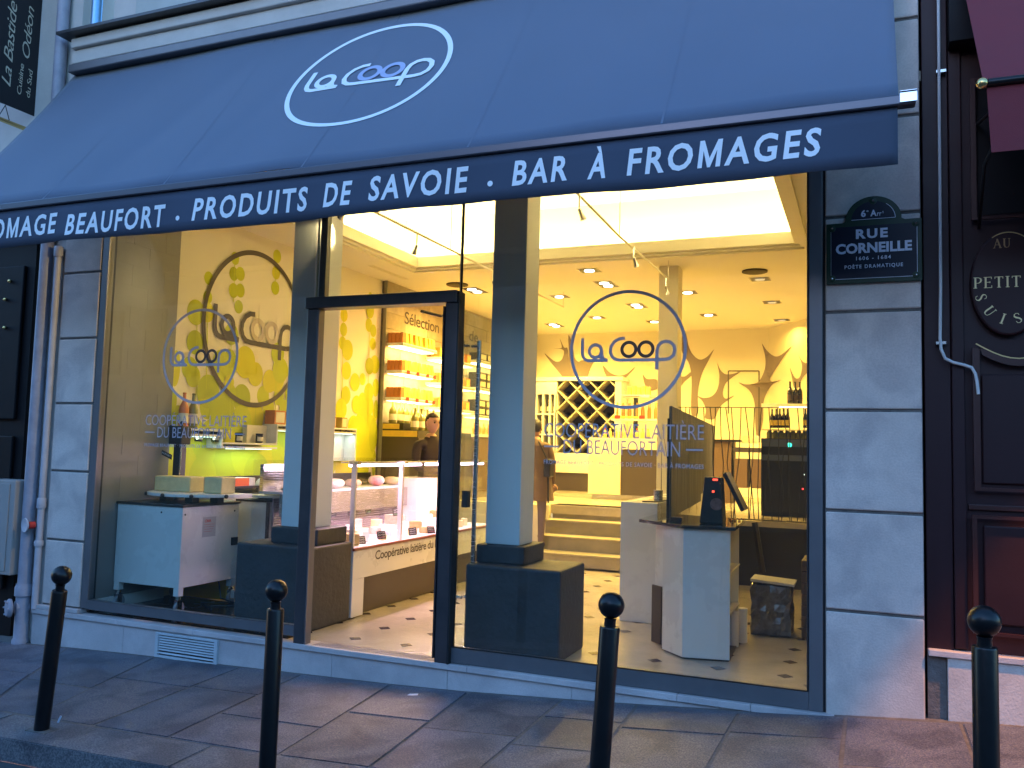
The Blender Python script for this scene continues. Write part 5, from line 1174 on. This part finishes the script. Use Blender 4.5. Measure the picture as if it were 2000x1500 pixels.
# ================================================================== UPPER ROOM: wine rack
RY = 14.9
r0, r1 = PY(1088, 744, RY), PY(1199, 887, RY); rk = thing('wine_rack', 'yellow-lit white wine rack with diamond shaped bottle compartments', 'wine rack', ((r0.x+r1.x)/2, RY, .72))
rx0, rx1, rz1, rz0 = r0.x, r1.x, r0.z, r1.z
MB().box(rx0-.55, rx1+.12, RY+.02, RY+.40, .72, 1.05).make('base_cabinet', BROWNL, rk); MB().box(rx0-.55, rx1+.12, RY, RY+.4, 1.0505, rz0).make('lower_rail', WHITEL, rk)
MB().box(rx0-.6, rx1+.15, RY-.02, RY+.42, rz1+.0, rz1+.07).make('top_rail', WHITEL, rk, bevel=.004)
MB().box(rx1, rx1+.12, RY, RY+.4, rz0, rz1-.001).make('side_panel', WHITEL, rk); MB().box(rx0-.05, rx0, RY, RY+.4, rz0, rz1-.001).make('side_panel', WHITEL, rk)
MB().box(rx0-.55, rx1, RY+.39, RY+.41, rz0, rz1).make('rack_back', mat('rack_back', (.10, .08, .04), .7), rk)
P_ = .388; W_, H_ = rx1-rx0, rz1-rz0
def lat(sgn):
    k = -8
    while k < 14:
        c = k*P_; pts = []
        # line z = sgn*x + c in the rack's plane, clipped to its opening
        for (x, z) in ((0, c), (W_, sgn*W_+c)): pts.append((x, z))
        (xa, za), (xb, zb) = pts
        def clip(x0, z0, x1, z1):
            t0, t1 = 0, 1; dz = z1-z0
            for lim, s in ((0, 1), (H_, -1)):
                if s == 1: ta = (0-z0)/dz; 
                else: ta = (H_-z0)/dz
                if (dz > 0) == (s == 1): t0 = max(t0, ta)
                else: t1 = min(t1, ta)
            return (t0, t1)
        t0, t1 = clip(xa, za, xb, zb)
        if t1-t0 > .03:
            a_ = Vector((rx0+(xb-xa)*t0, 0, rz0+za+(zb-za)*t0)); b_ = Vector((rx0+(xb-xa)*t1, 0, rz0+za+(zb-za)*t1)); dv = (b_-a_).normalized(); nv = Vector((-dv.z, 0, dv.x))*.010
            yy = RY+.004*(1 if sgn > 0 else 0)
            m = MB(); m.obox(a_-nv+Y1*yy, b_-a_, Y1*.34, nv*2); m.make('lattice_board', mat('rack_cream', (.52, .47, .33), .5), rk)
        k += 1
lat(1); lat(-1)
bt_ = None; cnt = 0
for i in range(-8, 12):
    for j in range(-8, 16):
        # cell centres
        x = (j-i)*P_/2; z = (i+j)*P_/2+P_/2
        if .03 < x < W_-.03 and .06 < z < H_-.06:
            for dx, dz in ((0, -.10), (-.06, -.05), (.06, -.05)):
                xx, zz_ = rx0+x+dx, rz0+z+dz
                if xx < rx0+.05 or xx > rx1-.05 or zz_ < rz0+.05: continue
                if bt_ is None:
                    bt_ = thing('wine_bottle', 'dark wine bottle lying neck outward in the diamond wine rack', 'bottle', (xx, RY+.12, zz_), 'bottles lying in the wine rack')
                    MB().lathe((xx, RY+.12, zz_), [(.012, -.0), (.014, .07), (.038, .12), (.038, .26)], 8, (0, 1, 0)).make('glass', DBOT, bt_, smooth=True)
                else: dup(bt_, (xx, RY+.12, zz_))
                cnt += 1
# three upright bays at its left
for k in range(4): x = PY(1047+13.2*k, 800, RY).x; MB().box(x-.018, x+.018, RY, RY+.3, 1.40, PY(1060, 770, RY).z).make('bay_divider', WHITEL, rk)
for z_ in (PY(1060, 808, RY).z, PY(1060, 848, RY).z): MB().box(PY(1047, 800, RY).x+.02, PY(1086, 800, RY).x-.02, RY+.002, RY+.3, z_-.02, z_+.01).make('bay_shelf', WHITEL, rk)
MB().box(PY(1040, 800, RY).x, rx0-.051, RY-.0, RY+.02, PY(1060, 770, RY).z+.001, rz1-.001).make('head_panel', WHITEL, rk)
for k in range(3):
    for r_, yb_ in enumerate((808, 848, 887)):
        q = PY(1054+13*k, yb_, RY); bottle((q.x, RY+.12, q.z+.012), .30, .036, DBOT, 'dark wine bottle upright in bay %d row %d left of the diamond rack' % (k+1, r_+1) if 0 else 'dark wine bottle standing upright in the %s bay, %s row, left of the diamond rack' % (['left', 'centre', 'right'][k], ['top', 'middle', 'bottom'][r_]), lab=LABEL)
area('rack_light', ((rx0+rx1)/2, RY-.25, rz1+.25), W_, .05, 6, (1, .58, .10), (R(12), 0, 0))
# white island counter with bottle tiers
IY = 12.75
i0, i1, i2 = PY(1148, 965, IY), PY(1211, 965, IY), PY(1283, 965, IY); itop = PY(1211, 858, IY).z
ic = thing('island_counter', 'cream and brown island counter at the head of the stairs', 'counter', (i1.x, IY, .72))
MB().box(i0.x, i1.x, IY, IY+.6, .80, itop).make('cream_panel', CREAM, ic, bevel=.003); MB().box(i1.x+.001, i2.x, IY+.02, IY+.6, .80, PY(1240, 878, IY).z).make('brown_panel', BROWNL, ic); MB().box(i1.x+.001, i2.x, IY, IY+.6, PY(1240, 878, IY).z+.001, itop).make('cream_rail', CREAM, ic)
MB().box(i0.x+.05, i2.x-.02, IY+.06, IY+.55, .72, .799).make('recessed_plinth', STEEL, ic); MB().box(i0.x, i2.x, IY-.0, IY+.6, itop+.0005, itop+.02).make('top', WHITEL, ic)
ts = thing('tiered_stand', 'two tier display stand of amber bottles on the island counter', 'stand', (i1.x, IY+.3, itop))
s1z, s2z = PY(1220, 817, IY).z, PY(1220, 770, IY).z; xL1, xL2, xR = PY(1190, 817, IY).x, PY(1208, 770, IY).x, PY(1284, 817, IY).x
MB().box(xL1, xR, IY+.1, IY+.5, s1z-.03, s1z).make('tier', WHITEL, ts); MB().box(xL2, xR-.15, IY+.1, IY+.45, s2z-.04, s2z).make('tier', WHITEL, ts); MB().box(xL2+.02, xR-.3, IY+.095, IY+.099, s2z-.026, s2z-.016).make('groove', BLACK, ts)
xp = PY(1233, 800, IY).x; MB().box(xp-.03, xp+.03, IY+.25, IY+.31, itop+.021, s2z-.041).make('post', mat('slate_post', (.08, .09, .12), .5), ts)
MB().box(xL1+.02, xR-.3, IY+.095, IY+.099, s1z+.01, s1z+.035).make('shelf_strip', YELB, ts)
for x_ in (xL1+.06, xp+.10): MB().box(x_, x_+.09, IY+.09, IY+.094, s1z+.0, s1z+.05).make('price_tag', REDM, ts)
for i in range(14): bottle((xL1+.07+.052*i, IY+.2+.12*(i % 2), s1z), .25, .020, ABOT, '%s slim amber bottle from the left on the lower tier of the stand' % ORD[i], 'bottle', 'amber bottles on the tiered stand', cap=YELB, seg=8)
for i in range(5): pack('pouch', xL2+.10+.075*i, xL2+.155+.075*i, IY+.15, IY+.22, s2z, s2z+.12+.02*(i % 2), YELB, '%s bright yellow pack from the left on the top tier of the stand' % ORD[i], 'pack', None, 'yellow packs on the top tier')
for i in range(9): bottle((i0.x+.22+.085*i, IY+.13, itop+.021), .15, .032, mat('honey_jar', (.6, .40, .12), .3), '%s honey coloured jar from the left on the island counter top' % ORD[i], 'jar', 'jars on the island counter', cap=REDM if i % 3 == 0 else YELB, seg=10)
area('stand_light', ((xL1+xR)/2, IY+.0, s2z+.5), .8, .1, 7, (1, .66, .2))

# ---- bar and fridge at the right of the upper room
FYY = 10.9
f0 = PY(1486, 1000, FYY).x; ftop = PY(1500, 856, FYY).z
fr_ = thing('bar_fridge', 'black glass-fronted bottle fridge with green and red lights behind the railing', 'fridge', (-.8, FYY, .72))
MB().box(f0, .5, FYY, FYY+.6, .78, ftop).make('cabinet', BLACK, fr_, bevel=.006); MB().box(f0+.01, .49, FYY-.004, FYY-.001, ftop-.10, ftop-.01).make('steel_band', mat('blue_steel', (.16, .18, .24), .3, .7), fr_); MB().box(f0+.01, .49, FYY-.004, FYY-.001, ftop-.27, ftop-.20).make('steel_band', MATS['blue_steel'], fr_)
MB().box(f0-.0, .5, FYY+.05, FYY+.6, .72, .779).make('foot', BLACK, fr_)
for px, py, mt_, r in ((1542, 869, ('green_lamp', (.05, .9, .6)), .028), (1584, 868, ('green_lamp', (.05, .9, .6)), .028), (1568, 955, ('red_lamp', (1, .05, .05)), .012), (1570, 927, ('white_lamp', (.9, 1, .9)), .010), (1583, 936, ('white_lamp', (.9, 1, .9)), .010)):
    q = PY(px, py, FYY-.006); MB().lathe(q, [(r, 0), (r*.7, .006)], 10, (0, -1, 0)).make('indicator_lamp', mat(mt_[0], mt_[1], .3, emit=mt_[1], es=.5), fr_)
for i, px in enumerate((1508, 1516, 1523, 1531, 1538, 1573, 1581)):
    q = PY(px, 833, FYY+.12); bottle((q.x, FYY+.12, q.z-.02), .235, .030, DBOT, '%s dark wine bottle from the left in the row above the fridge' % ORD[i], 'bottle', 'wine bottles above the fridge', lab=YELB, seg=10)
q = PY(1520, 835, FYY); MB().box(f0, .5, FYY+.02, FYY+.3, q.z-.03, q.z-.021).make('glass_shelf', EDGE, fr_)
for i in range(9):
    q = PY(1503+11.5*i, 853, FYY+.15); m = MB(); m.lathe((q.x, FYY+.15, ftop+.001), [(.034, 0), (.036, .01), (.036, .07), (.026, .085), (.026, .10)], 10); tag(m.make('glass_jar', GBOT, loc=(q.x, FYY+.15, ftop), smooth=True), '%s green glass jar from the left on the fridge top' % ORD[i], 'jar', 'jars on the fridge top')
q0, q1 = PY(1487, 788, 13.0), PY(1600, 784, 13.0)
sh = thing('wall_shelf', 'long pale shelf lit from below at the right back wall', 'shelf', (q0.x, 13, q0.z)); MB().box(q0.x, .5, 13.0, 13.35, q0.z-.05, q0.z).make('board', WHITEL, sh)
MB().box(q0.x+.25, .5, 13.02, 13.06, q0.z-.056, q0.z-.0505).make('led_strip', mat('violet_led', (.9, .8, 1), .5, emit=(.9, .75, 1), es=1.6), sh); area('shelf_light', (q0.x+.8, 13.1, q0.z-.06), 1.2, .04, 4, (.95, .72, .9))
for i, (px, z_) in enumerate(((1543, 0), (1553, 0), (1562, 0))): q = PY(px, 782, 13.12+.06*i); bottle((q.x, 13.12+.06*i, q0.z+.001), .33, .040, DBOT, 'dark champagne bottle, %s of three on the right wall shelf' % ['left', 'middle', 'right'][i], lab=TEXTD)
# low brown cabinets with glowing gaps
CY_ = 13.4
c0, c1 = PY(1290, 900, CY_), PY(1490, 900, CY_)
lc = thing('low_cabinets', 'brown low cabinets with bright glowing gaps behind the railing', 'cabinet', (c0.x, CY_, .72))
zt2 = PY(1400, 862, CY_).z
MB().box(c0.x, PY(1428, 900, CY_).x, CY_, CY_+.5, .72, zt2).make('cabinet_body', mat('brown_panel', (.14, .085, .05), .6), lc); MB().box(c0.x, PY(1446, 900, CY_).x, CY_-.04, CY_+.5, zt2+.0005, zt2+.03).make('top', BLACK, lc)
for a_, b_ in ((1434, 1459), (1466, 1490)):
    MB().box(PY(a_, 900, CY_).x, PY(b_, 900, CY_).x, CY_+.02, CY_+.45, PY(1450, 953, CY_).z, PY(1450, 896, CY_).z).make('cabinet_door', mat('brown_panel', (.14, .085, .05), .6), lc)
MB().box(PY(1430, 900, CY_).x, PY(1490, 900, CY_).x, CY_+.46, CY_+.48, .80, zt2).make('glowing_back', mat('amber_glow', (1, .7, .2), .5, emit=(1, .62, .12), es=.35), lc)
MB().box(PY(1428, 900, CY_).x, PY(1490, 900, CY_).x, CY_, CY_+.45, PY(1450, 883, CY_).z, PY(1450, 874, CY_).z).make('shelf_rail', BROWNL, lc)
for i in range(6): q = PY(1452+5*i, 858, CY_); m = MB(); m.lathe((q.x, CY_+.1, zt2-.02), [(.03, 0), (.035, .05), (.035, .11), (.028, .115)], 10); tag(m.make('drinking_glass', mat('lit_glass', (.9, .75, .4), .15), loc=(q.x, CY_+.1, zt2), smooth=True), '%s small lit drinking glass from the left, beside the fridge' % ORD[i], 'glass', 'drinking glasses left of the fridge')

# ================================================================== RAILING, PARTITION, DESK
ra2 = thing('railing', 'thin iron railing of wavering reed-like bars on the upper landing', 'railing', (-1.2, 10.05, .72))
RYY = 10.05; xa, xb = PY(1325, 793, RYY).x, .3; zr1, zr0 = PY(1400, 795, RYY).z, .735
MB().box(xa, xb, RYY-.006, RYY+.006, zr1-.008, zr1).make('top_rail', BLACK, ra2); MB().box(xa, xb, RYY-.006, RYY+.006, zr0-.012, zr0).make('bottom_rail', BLACK, ra2)
rr_ = random.Random(5); x = xa+.02
while x < -.42:
    x2 = x+rr_.uniform(-.10, .10); mid = [(x+(x2-x)*t+rr_.uniform(-.02, .02), RYY, zr1-.008-(zr1-zr0-.01)*t) for t in (0, .25, .5, .75, 1)]
    MB().tube(mid, .0055, 5).make('bar', BLACK, ra2); x += rr_.uniform(.05, .095)
for px in (1462, 1500, 1530): 
    q = PY(px, 900, RYY); MB().tube([(q.x, RYY+.01, zr1-.5), (q.x+rr_.uniform(-.12, .12), RYY+.01, zr0)], .0055, 5).make('bar', BLACK, ra2)
q0, q1 = PY(1300, 985, 8.9), PY(1318, 830, 8.9)
st2 = thing('stair_rail', 'slender steel handrail frame beside the rear column', 'handrail', (q0.x, 8.9, .9)); q = PY(1291, 985, 8.6); 
MB().tube([(q.x, 8.6, 1.0), (q.x, 8.6, 1.75), (q.x+.12, 8.6, 1.0)], .005, 5).make('rods', BLACK, st2)
# low white partition
pa = thing('white_partition', 'low white partition wall beside the stairs', 'partition', (-1.8, 7.35, 0)); MB().box(-1.965, -1.64, 7.32, 9.93, .0, 1.02).make('panel', WHITEL, pa, bevel=.004)
MB().box(-1.80, -1.66, 7.42, 8.2, 1.021, 1.03).make('tray', BLACK, pa); MB().lathe((-1.70, 7.6, 1.031), [(.04, 0), (.042, .09)], 14).make('pen_cup', STEEL, pa)
# cash desk
dk = thing('cash_desk', 'white angular cash desk with glossy black top in the right window', 'desk', (-1.2, 6.6, 0))
fp = [(-1.415, 6.55), (-1.385, 6.385), (-1.20, 6.196), (-.878, 6.262), (-.955, 6.40), (-1.02, 6.98), (-1.62, 7.30), (-1.50, 6.64)]
m = MB(); m.prism([(x, y, .012) for x, y in fp], (0, 0, .905)); m.make('body', WHITEL, dk, fixn=True, bevel=.003)
m = MB(); m.prism([(-1.505, 6.61, .012), (-1.418, 6.53, .012), (-1.418, 6.53, .44), (-1.505, 6.61, .44)], (-.01, -.012, 0)); m.make('dark_inset', BROWNL, dk, fixn=True)
m = MB(); m.prism([(x, y, .0) for x, y in [(-1.41, 6.54), (-1.37, 6.39), (-1.19, 6.21), (-.885, 6.275), (-.9, 6.8), (-1.5, 7.2)]], (0, 0, .0115)); m.make('shadow_plinth', BROWNL, dk, fixn=True)
tp = [(-1.60, 6.50), (-1.20, 6.165), (-.842, 6.235), (-.865, 6.93), (-1.0, 7.10), (-1.62, 7.31)]
m = MB(); m.prism([(x, y, .9175) for x, y in tp], (0, 0, .024)); m.make('top', mat('gloss_black', (.012, .012, .014), .06, coat=.6), dk, fixn=True, bevel=.002)
MB().box(-1.0, -.905, 6.90, 6.915, .0, .91).make('shelf_side', CREAM, dk)
for z_ in (.3, .6): MB().box(-1.0, -.895, 6.30, 6.899, z_, z_+.012).make('shelf', CREAM, dk)
MB().box(-.955, -.885, 6.275, 6.29, .0, .91).make('shelf_side', CREAM, dk)
# wooden screen
wy = 6.72; p0 = PY(1313, 793, wy); zt3 = p0.z; p1 = PZ(1396, 832, zt3); 
ws2 = thing('wooden_screen', 'tall dark weathered wood plank screen standing on the cash desk', 'screen', (p0.x, p0.y, .94))
dv = Vector((p1.x-p0.x, p1.y-p0.y, 0)); dl_ = dv.length; dv.normalize(); nv = Vector((-dv.y, dv.x, 0))
npk = 7
for k in range(npk):
    a_ = Vector((p0.x, p0.y, .943))+dv*(dl_*k/npk+.0015); MB().obox(a_+nv*rnd.uniform(0, .004), dv*(dl_/npk-.003), nv*.022, Z1*(zt3-.943)).make('plank', WOOD, ws2, bevel=.002)
MB().obox(Vector((p0.x, p0.y, .943))-dv*.05+nv*.01, dv*.047, nv*.02, Z1*(zt3-.943-.10)).make('edge_board', BLACK, ws2)
# till
tl = thing('till', 'black cash register with red display and tilted screen on the cash desk', 'cash register', (-1.1, 6.45, .942))
e0 = PY(1372, 1005, 6.42); x_ = e0.x
m = MB(); a0_, a1_ = PY(1366, 1000, 6.42).x, PY(1412, 1000, 6.42).x; b0_, b1_ = PY(1376, 935, 6.42).x, PY(1408, 935, 6.42).x; zt4 = PY(1390, 932, 6.42).z
m.add([(a0_, 6.42, .943), (a1_, 6.42, .943), (a1_, 6.6, .943), (a0_, 6.6, .943), (b0_, 6.42, zt4), (b1_, 6.42, zt4), (b1_, 6.56, zt4), (b0_, 6.56, zt4)], [(3, 2, 1, 0), (4, 5, 6, 7), (0, 1, 5, 4), (1, 2, 6, 5), (2, 3, 7, 6), (3, 0, 4, 7)]); m.make('housing', BLACK, tl, bevel=.008)
for (a_, b_, mt_) in ((1397, 937, mat('red_display', (1, .05, .02), .4, emit=(1, .06, .03), es=.7)), (1393, 960, MATS['red_display'])):
    q = PY(a_, b_, 6.417); r_ = .018 if b_ < 950 else .008; MB().box(q.x-r_, q.x+r_, 6.414, 6.4165, q.z-.007, q.z+.007).make('display', mt_, tl)
q = PY(1399, 985, 6.415); MB().lathe((q.x, 6.417, q.z), [(.045, 0), (.043, .004)], 22, (0, -1, 0)).make('round_sticker', mat('sticker', (.18, .10, .09), .4, var=.5, vs=30), tl)
t0_, t1_ = PY(1410, 925, 6.5), PY(1447, 1000, 6.5)
m = MB(); dd = (t1_-t0_); m.obox(t0_, dd, Y1*.24, Vector((-dd.z, 0, dd.x)).normalized()*.03); m.make('tilted_screen', BLACK, tl, bevel=.006)
q = PY(1382, 950, 6.5); m = MB(); m.box(PY(1378, 950, 6.5).x, PY(1384, 950, 6.5).x, 6.44, 6.5, .96, PY(1380, 936, 6.5).z); m.make('receipt_slot', BLACK, tl)
m = MB(); q = PY(1316, 1003, 6.3); m.box(q.x-.05, q.x+.035, 6.42, 6.5, .943, .975); sc2 = m.make('card_reader', BLACK, loc=(q.x, 6.45, .942), bevel=.004); tag(sc2, 'small black card reader at the left of the cash desk top', 'card reader')
for i, px in enumerate((1427, 1436, 1444, 1452)):
    q = PZ(px, 1016, .945); MB_ = MB(); MB_.ball((q.x, q.y, .951), .014, .014, .009, 10, 6); tag(MB_.make('wrapped_sweet', mat('sweet_orange', (.6, .25, .05), .3), loc=(q.x, q.y, .942), smooth=True), '%s small orange wrapped sweet from the left on the desk top' % ORD[i], 'sweet', 'sweets on the desk')
# parcel bale, paper rolls, drawers
q = PZ(1492, 1257, 0)
m = MB(); m.box(-.86, -.55, 7.30, 7.62, .012, .40); bm = bmesh.new(); o = m.make('parcel_bale', PLASTIC, loc=(q.x, 7.4, 0)); bm.from_mesh(o.data); bmesh.ops.subdivide_edges(bm, edges=bm.edges, cuts=7, use_grid_fill=True)
for v in bm.verts: v.co += Vector((rnd.uniform(-1, 1), rnd.uniform(-1, 1), rnd.uniform(-1, 1)))*.010
bm.to_mesh(o.data); bm.free(); tag(o, 'grey plastic wrapped bale on the floor right of the cash desk', 'parcel')
m = MB(); m.obox((-.86, 7.28, .43), (.34, 0, -.02), (0, .3, 0), (0, 0, .02)); tag(m.make('newspaper_pile', GREYL, loc=(-.7, 7.4, .41)), 'flat bundle of papers lying on the wrapped bale', 'papers')
for i, (px, lab) in enumerate(((1432, 'front white paper roll between desk and bale'), (1449, 'rear white paper roll between desk and bale'))):
    q = PZ(px, 1262-8*i, 0); m = MB(); m.lathe((q.x, q.y, .0), [(.04, 0), (.042, .005), (.042, .26), (.012, .262)], 16); tag(m.make('paper_roll', mat('white_paper', (.62, .62, .66), .6), loc=(q.x, q.y, 0), smooth=True), lab, 'paper roll')
cs = thing('drawer_stack', 'stack of brown drawers at the right edge of the right window', 'drawers', (-.3, 6.8, 0)); 
q = PZ(1565, 1250, 0)
for k in range(7): MB().box(q.x, q.x+.4, q.y, q.y+.45, .012+.088*k, .094+.088*k).make('drawer', mat('brown_board', (.10, .07, .045), .7, var=.2, vs=8), cs, bevel=.003)
dx = thing('dark_strut', 'slanting dark strut in front of the charcoal wall', 'strut', (-.8, 9.7, .1)); a_, b_ = PY(1474, 1020, 9.7), PY(1490, 1118, 9.7); MB().tube([a_, b_], .035, 6).make('strut', BLACK, dx)

# ================================================================== PEOPLE
def skin_body(verts, edges, radii, root=0, lv=2):
    me = bpy.data.meshes.new('b'); me.from_pydata(verts, edges, []); o = bpy.data.objects.new('b', me); COL.objects.link(o)
    md_ = o.modifiers.new('skin', 'SKIN'); md_.use_smooth_shade = True; sub = o.modifiers.new('s', 'SUBSURF'); sub.levels = lv; sub.render_levels = lv
    for i, sv in enumerate(me.skin_vertices[0].data):
        r = radii[i]; sv.radius = r if isinstance(r, tuple) else (r, r); sv.use_root = (i == root)
    bpy.context.view_layer.update(); dg = bpy.context.evaluated_depsgraph_get()
    out = bpy.data.meshes.new_from_object(o.evaluated_get(dg)); bpy.data.objects.remove(o); return out
def person(name, label, base, yaw, H, mats, pose, headturn=0):
    """one continuous body (clothes coloured by region) with a modelled head; x = left/right, y = front(-)"""
    b = Vector(base); t = thing(name, label, 'person', b)
    V = [(0, 0, .53), (0, .01, .60), (0, .01, .70), (0, .005, .785), (0, 0, .835), (0, -.005, .875),                    # pelvis, waist, chest, upper chest, neck base, neck
         (.055, 0, .50), (.06, -.01, .29), (.062, .01, .06), (.062, -.07, .02),
         (-.055, 0, .50), (-.06, -.01, .29), (-.062, .01, .06), (-.062, -.07, .02)]
    RD = [(.085, .062), (.078, .056), (.088, .062), (.072, .05), .034, .032, .052, .036, .024, .022, .052, .036, .024, .022]
    E_ = [(0, 1), (1, 2), (2, 3), (3, 4), (4, 5), (0, 6), (6, 7), (7, 8), (8, 9), (0, 10), (10, 11), (11, 12), (12, 13)]
    hands = []
    for s, (sh, el, wr) in pose.items():
        n = len(V); V += [sh, el, wr]; RD += [.036, .027, .019]; E_ += [(3, n), (n, n+1), (n+1, n+2)]
        d = (Vector(wr)-Vector(el)).normalized(); side = d.cross(Vector((0, 0, 1))).normalized(); hands.append((Vector(wr), d, side))
    me = skin_body([Vector(v)*H for v in V], E_, [tuple(q*H for q in r) if isinstance(r, tuple) else r*H for r in RD])
    bm = bmesh.new(); bm.from_mesh(me)
    mi = {}
    for f in bm.faces:
        c = f.calc_center_median()/H
        k = 1
        if c.z > .845: k = 0
        elif c.z < .03: k = 3
        elif c.z < pose_hem.get(name, .50): k = 2
        for wr, d, sd in hands:
            if (c-wr).dot(d) > -.004 and (c-wr).length < .05: k = 0
        f.material_index = k; f.smooth = True
    # head: one shaped ellipsoid with jaw, brow, nose and lips
    hm = MB(); seg, rings = 28, 22; hc = Vector((0, -.012, .932))*H; rx, ry_, rz_ = .043*H, .053*H, .066*H
    hm.ball((0, 0, 0), 1, 1, 1, seg, rings); hv = []
    for v in hm.v:
        x, y, z = v
        w_ = 1-.30*max(0, -z)**1.5; 
        X_, Y_, Z_ = x*rx*w_, y*ry_*(1-.12*max(0, -z)), z*rz_
        fr = max(0, -y)
        Y_ -= .017*H*math.exp(-((x/.16)**2+((z+.12)/.17)**2))*fr          # nose
        Y_ -= .006*H*math.exp(-((x/.38)**2+((z-.22)/.10)**2))*fr          # brow
        Y_ += .006*H*math.exp(-(((abs(x)-.36)/.16)**2+((z-.06)/.10)**2))*fr   # eye sockets
        Y_ -= .005*H*math.exp(-((x/.30)**2+((z+.48)/.10)**2))*fr          # lips
        Y_ -= .007*H*math.exp(-((x/.35)**2+((z+.82)/.16)**2))*fr          # chin
        hv.append(Vector((X_, Y_, Z_)))
    rt = Matrix.Rotation(headturn, 3, 'Z')
    hb = [bm.verts.new(rt @ q+hc) for q in hv]
    for f in hm.f:
        fc = bm.faces.new([hb[i] for i in f]); fc.smooth = True; fc.material_index = 0
    for s in (-1, 1):   # ears
        em = MB(); em.ball(Vector((s*rx*1.0, .004*H, -.004*H)), .006*H, .012*H, .018*H, 10, 7); ev = [bm.verts.new(rt @ Vector(q)+hc) for q in em.v]
        for f in em.f: fc = bm.faces.new([ev[i] for i in f]); fc.smooth = True
        # fingers and thumb
    for wr, d, sd in hands:
        up = sd.cross(d); w0 = (wr+d*.012)*H
        for k in range(5):
            if k < 4: p0 = w0+sd*(k-1.5)*.012*H+d*.014*H; L = (.036, .042, .040, .031)[k]*H; p1 = p0+d*L*.5-up*.004*H; p2 = p1+d*L*.4-up*.014*H
            else: p0 = w0+sd*.022*H; p1 = p0+sd*.014*H+d*.014*H; p2 = p1+d*.016*H-up*.006*H
            fm = MB(); fm.tube([w0, p0, p1, p2], [.010*H, .0062*H, .0056*H, .0042*H], 8); fv = [bm.verts.new(q) for q in fm.v]
            for f in fm.f: fc = bm.faces.new([fv[i] for i in f]); fc.smooth = True
        pm = MB(); pm.ball(w0+d*.012*H, .020*H, .020*H, .012*H, 10, 6); pv = [bm.verts.new(q) for q in pm.v]
        for f in pm.f: fc = bm.faces.new([pv[i] for i in f]); fc.smooth = True
    rot = Matrix.Rotation(yaw, 4, 'Z')
    bm.transform(rot); out = bpy.data.meshes.new('body'); bm.to_mesh(out); bm.free(); bpy.data.meshes.remove(me)
    for m_ in mats: out.materials.append(m_)
    o = bpy.data.objects.new('body', out); COL.objects.link(o); o.parent = t
    # hair cap, eyes, brows
    hr = MB(); hr.ball((0, 0, 0), 1, 1, 1, 24, 18); vs = []
    for x, y, z in hr.v: vs.append((x*rx*1.06, y*ry_*1.07+.003*H, z*rz_*1.05+.002*H))
    keep = [f for f in hr.f if all((hr.v[i][2] > (.42 if hr.v[i][1] < -.25 else (-.05 if hr.v[i][1] < .25 else -.62))) for i in f)]
    hr.v = [tuple((rot.to_3x3() @ (rt @ Vector(v)+hc))+b) for v in vs]; hr.f = keep; hr.m = [0]*len(keep); h_ = hr.make('hair', HAIR, t, smooth=True); h_.modifiers.new('t', 'SOLIDIFY').thickness = .006
    for s in (-1, 1):
        q = rt @ Vector((s*.36*rx, -ry_*.86, .06*rz_))+hc; MB().ball(rot.to_3x3() @ q+b, .0062*H, seg=10, rings=7).make('eye', mat('eye_dark', (.03, .02, .015), .2), t, smooth=True)
        q0_ = rt @ Vector((s*.18*rx, -ry_*.99, .20*rz_))+hc; q1_ = rt @ Vector((s*.58*rx, -ry_*.86, .22*rz_))+hc
        MB().tube([rot.to_3x3() @ q0_+b, rot.to_3x3() @ q1_+b], .0022*H, 6).make('eyebrow', HAIR, t)
    return t
pose_hem = {'person': .50}
# salesman behind the case, looking right
sm_h = 1.74
pp = CAM+ray(843, 826)*10.1
tp_ = person('person', 'salesman in a dark sweater behind the display case, seen in profile beside the door frame', (pp.x, pp.y, .02), R(62), pp.z+.10, [SKIN, SWEAT, BROWNL, BLACK],
  {1: ((.105, .0, .795), (.135, -.03, .65), (.03, -.15, .60)), -1: ((-.105, .0, .795), (-.135, -.03, .65), (-.02, -.16, .62))}, 0)
# customer on the stairs, half hidden by the blue column
cp_ = PY(1045, 900, 10.35)
person('person', 'customer in a long tan coat on the stairs, half hidden by the blue column', (cp_.x, 10.36, .185), R(185), 1.66, [SKIN, COATM, TROUS, BLACK],
  {1: ((.11, .0, .79), (.14, .0, .64), (.13, -.04, .50)), -1: ((-.11, .0, .79), (-.14, .0, .64), (-.13, -.05, .50))}, 0)
cb2 = COL.objects[[o.name for o in COL.objects if o.get('category') == 'person'][-1]]
m = MB(); c0 = Vector((cp_.x, 10.36, .185)); m.lathe(c0+Vector((0, 0, .62)), [(.26, 0), (.24, .15), (.20, .5), (.19, .62), (.215, .70)], 20); m.v = [(c0.x+(x-c0.x), c0.y+(y-c0.y)*.72, z) for x, y, z in m.v]
m.make('coat_skirt', COATM, cb2, smooth=True)
bgp = thing('shoulder_bag', 'black shoulder bag hanging at the customer\'s side', 'bag', (cp_.x+.26, 10.3, 1.1))
m = MB(); q = PY(1068, 912, 10.2); m.box(q.x-.04, q.x+.05, 10.18, 10.34, q.z-.13, q.z+.10); m.make('bag_body', BLACK, bgp, bevel=.02); m = MB(); q2 = PY(1052, 862, 10.2); m.tube([(q.x, 10.2, q.z+.1), q2], .010, 6); m.make('strap', BLACK, bgp); MB().tube([(q.x+.02, 10.2, q.z-.12), (q.x+.03, 10.2, q.z-.45)], .012, 6).make('loose_strap', BLACK, bgp)
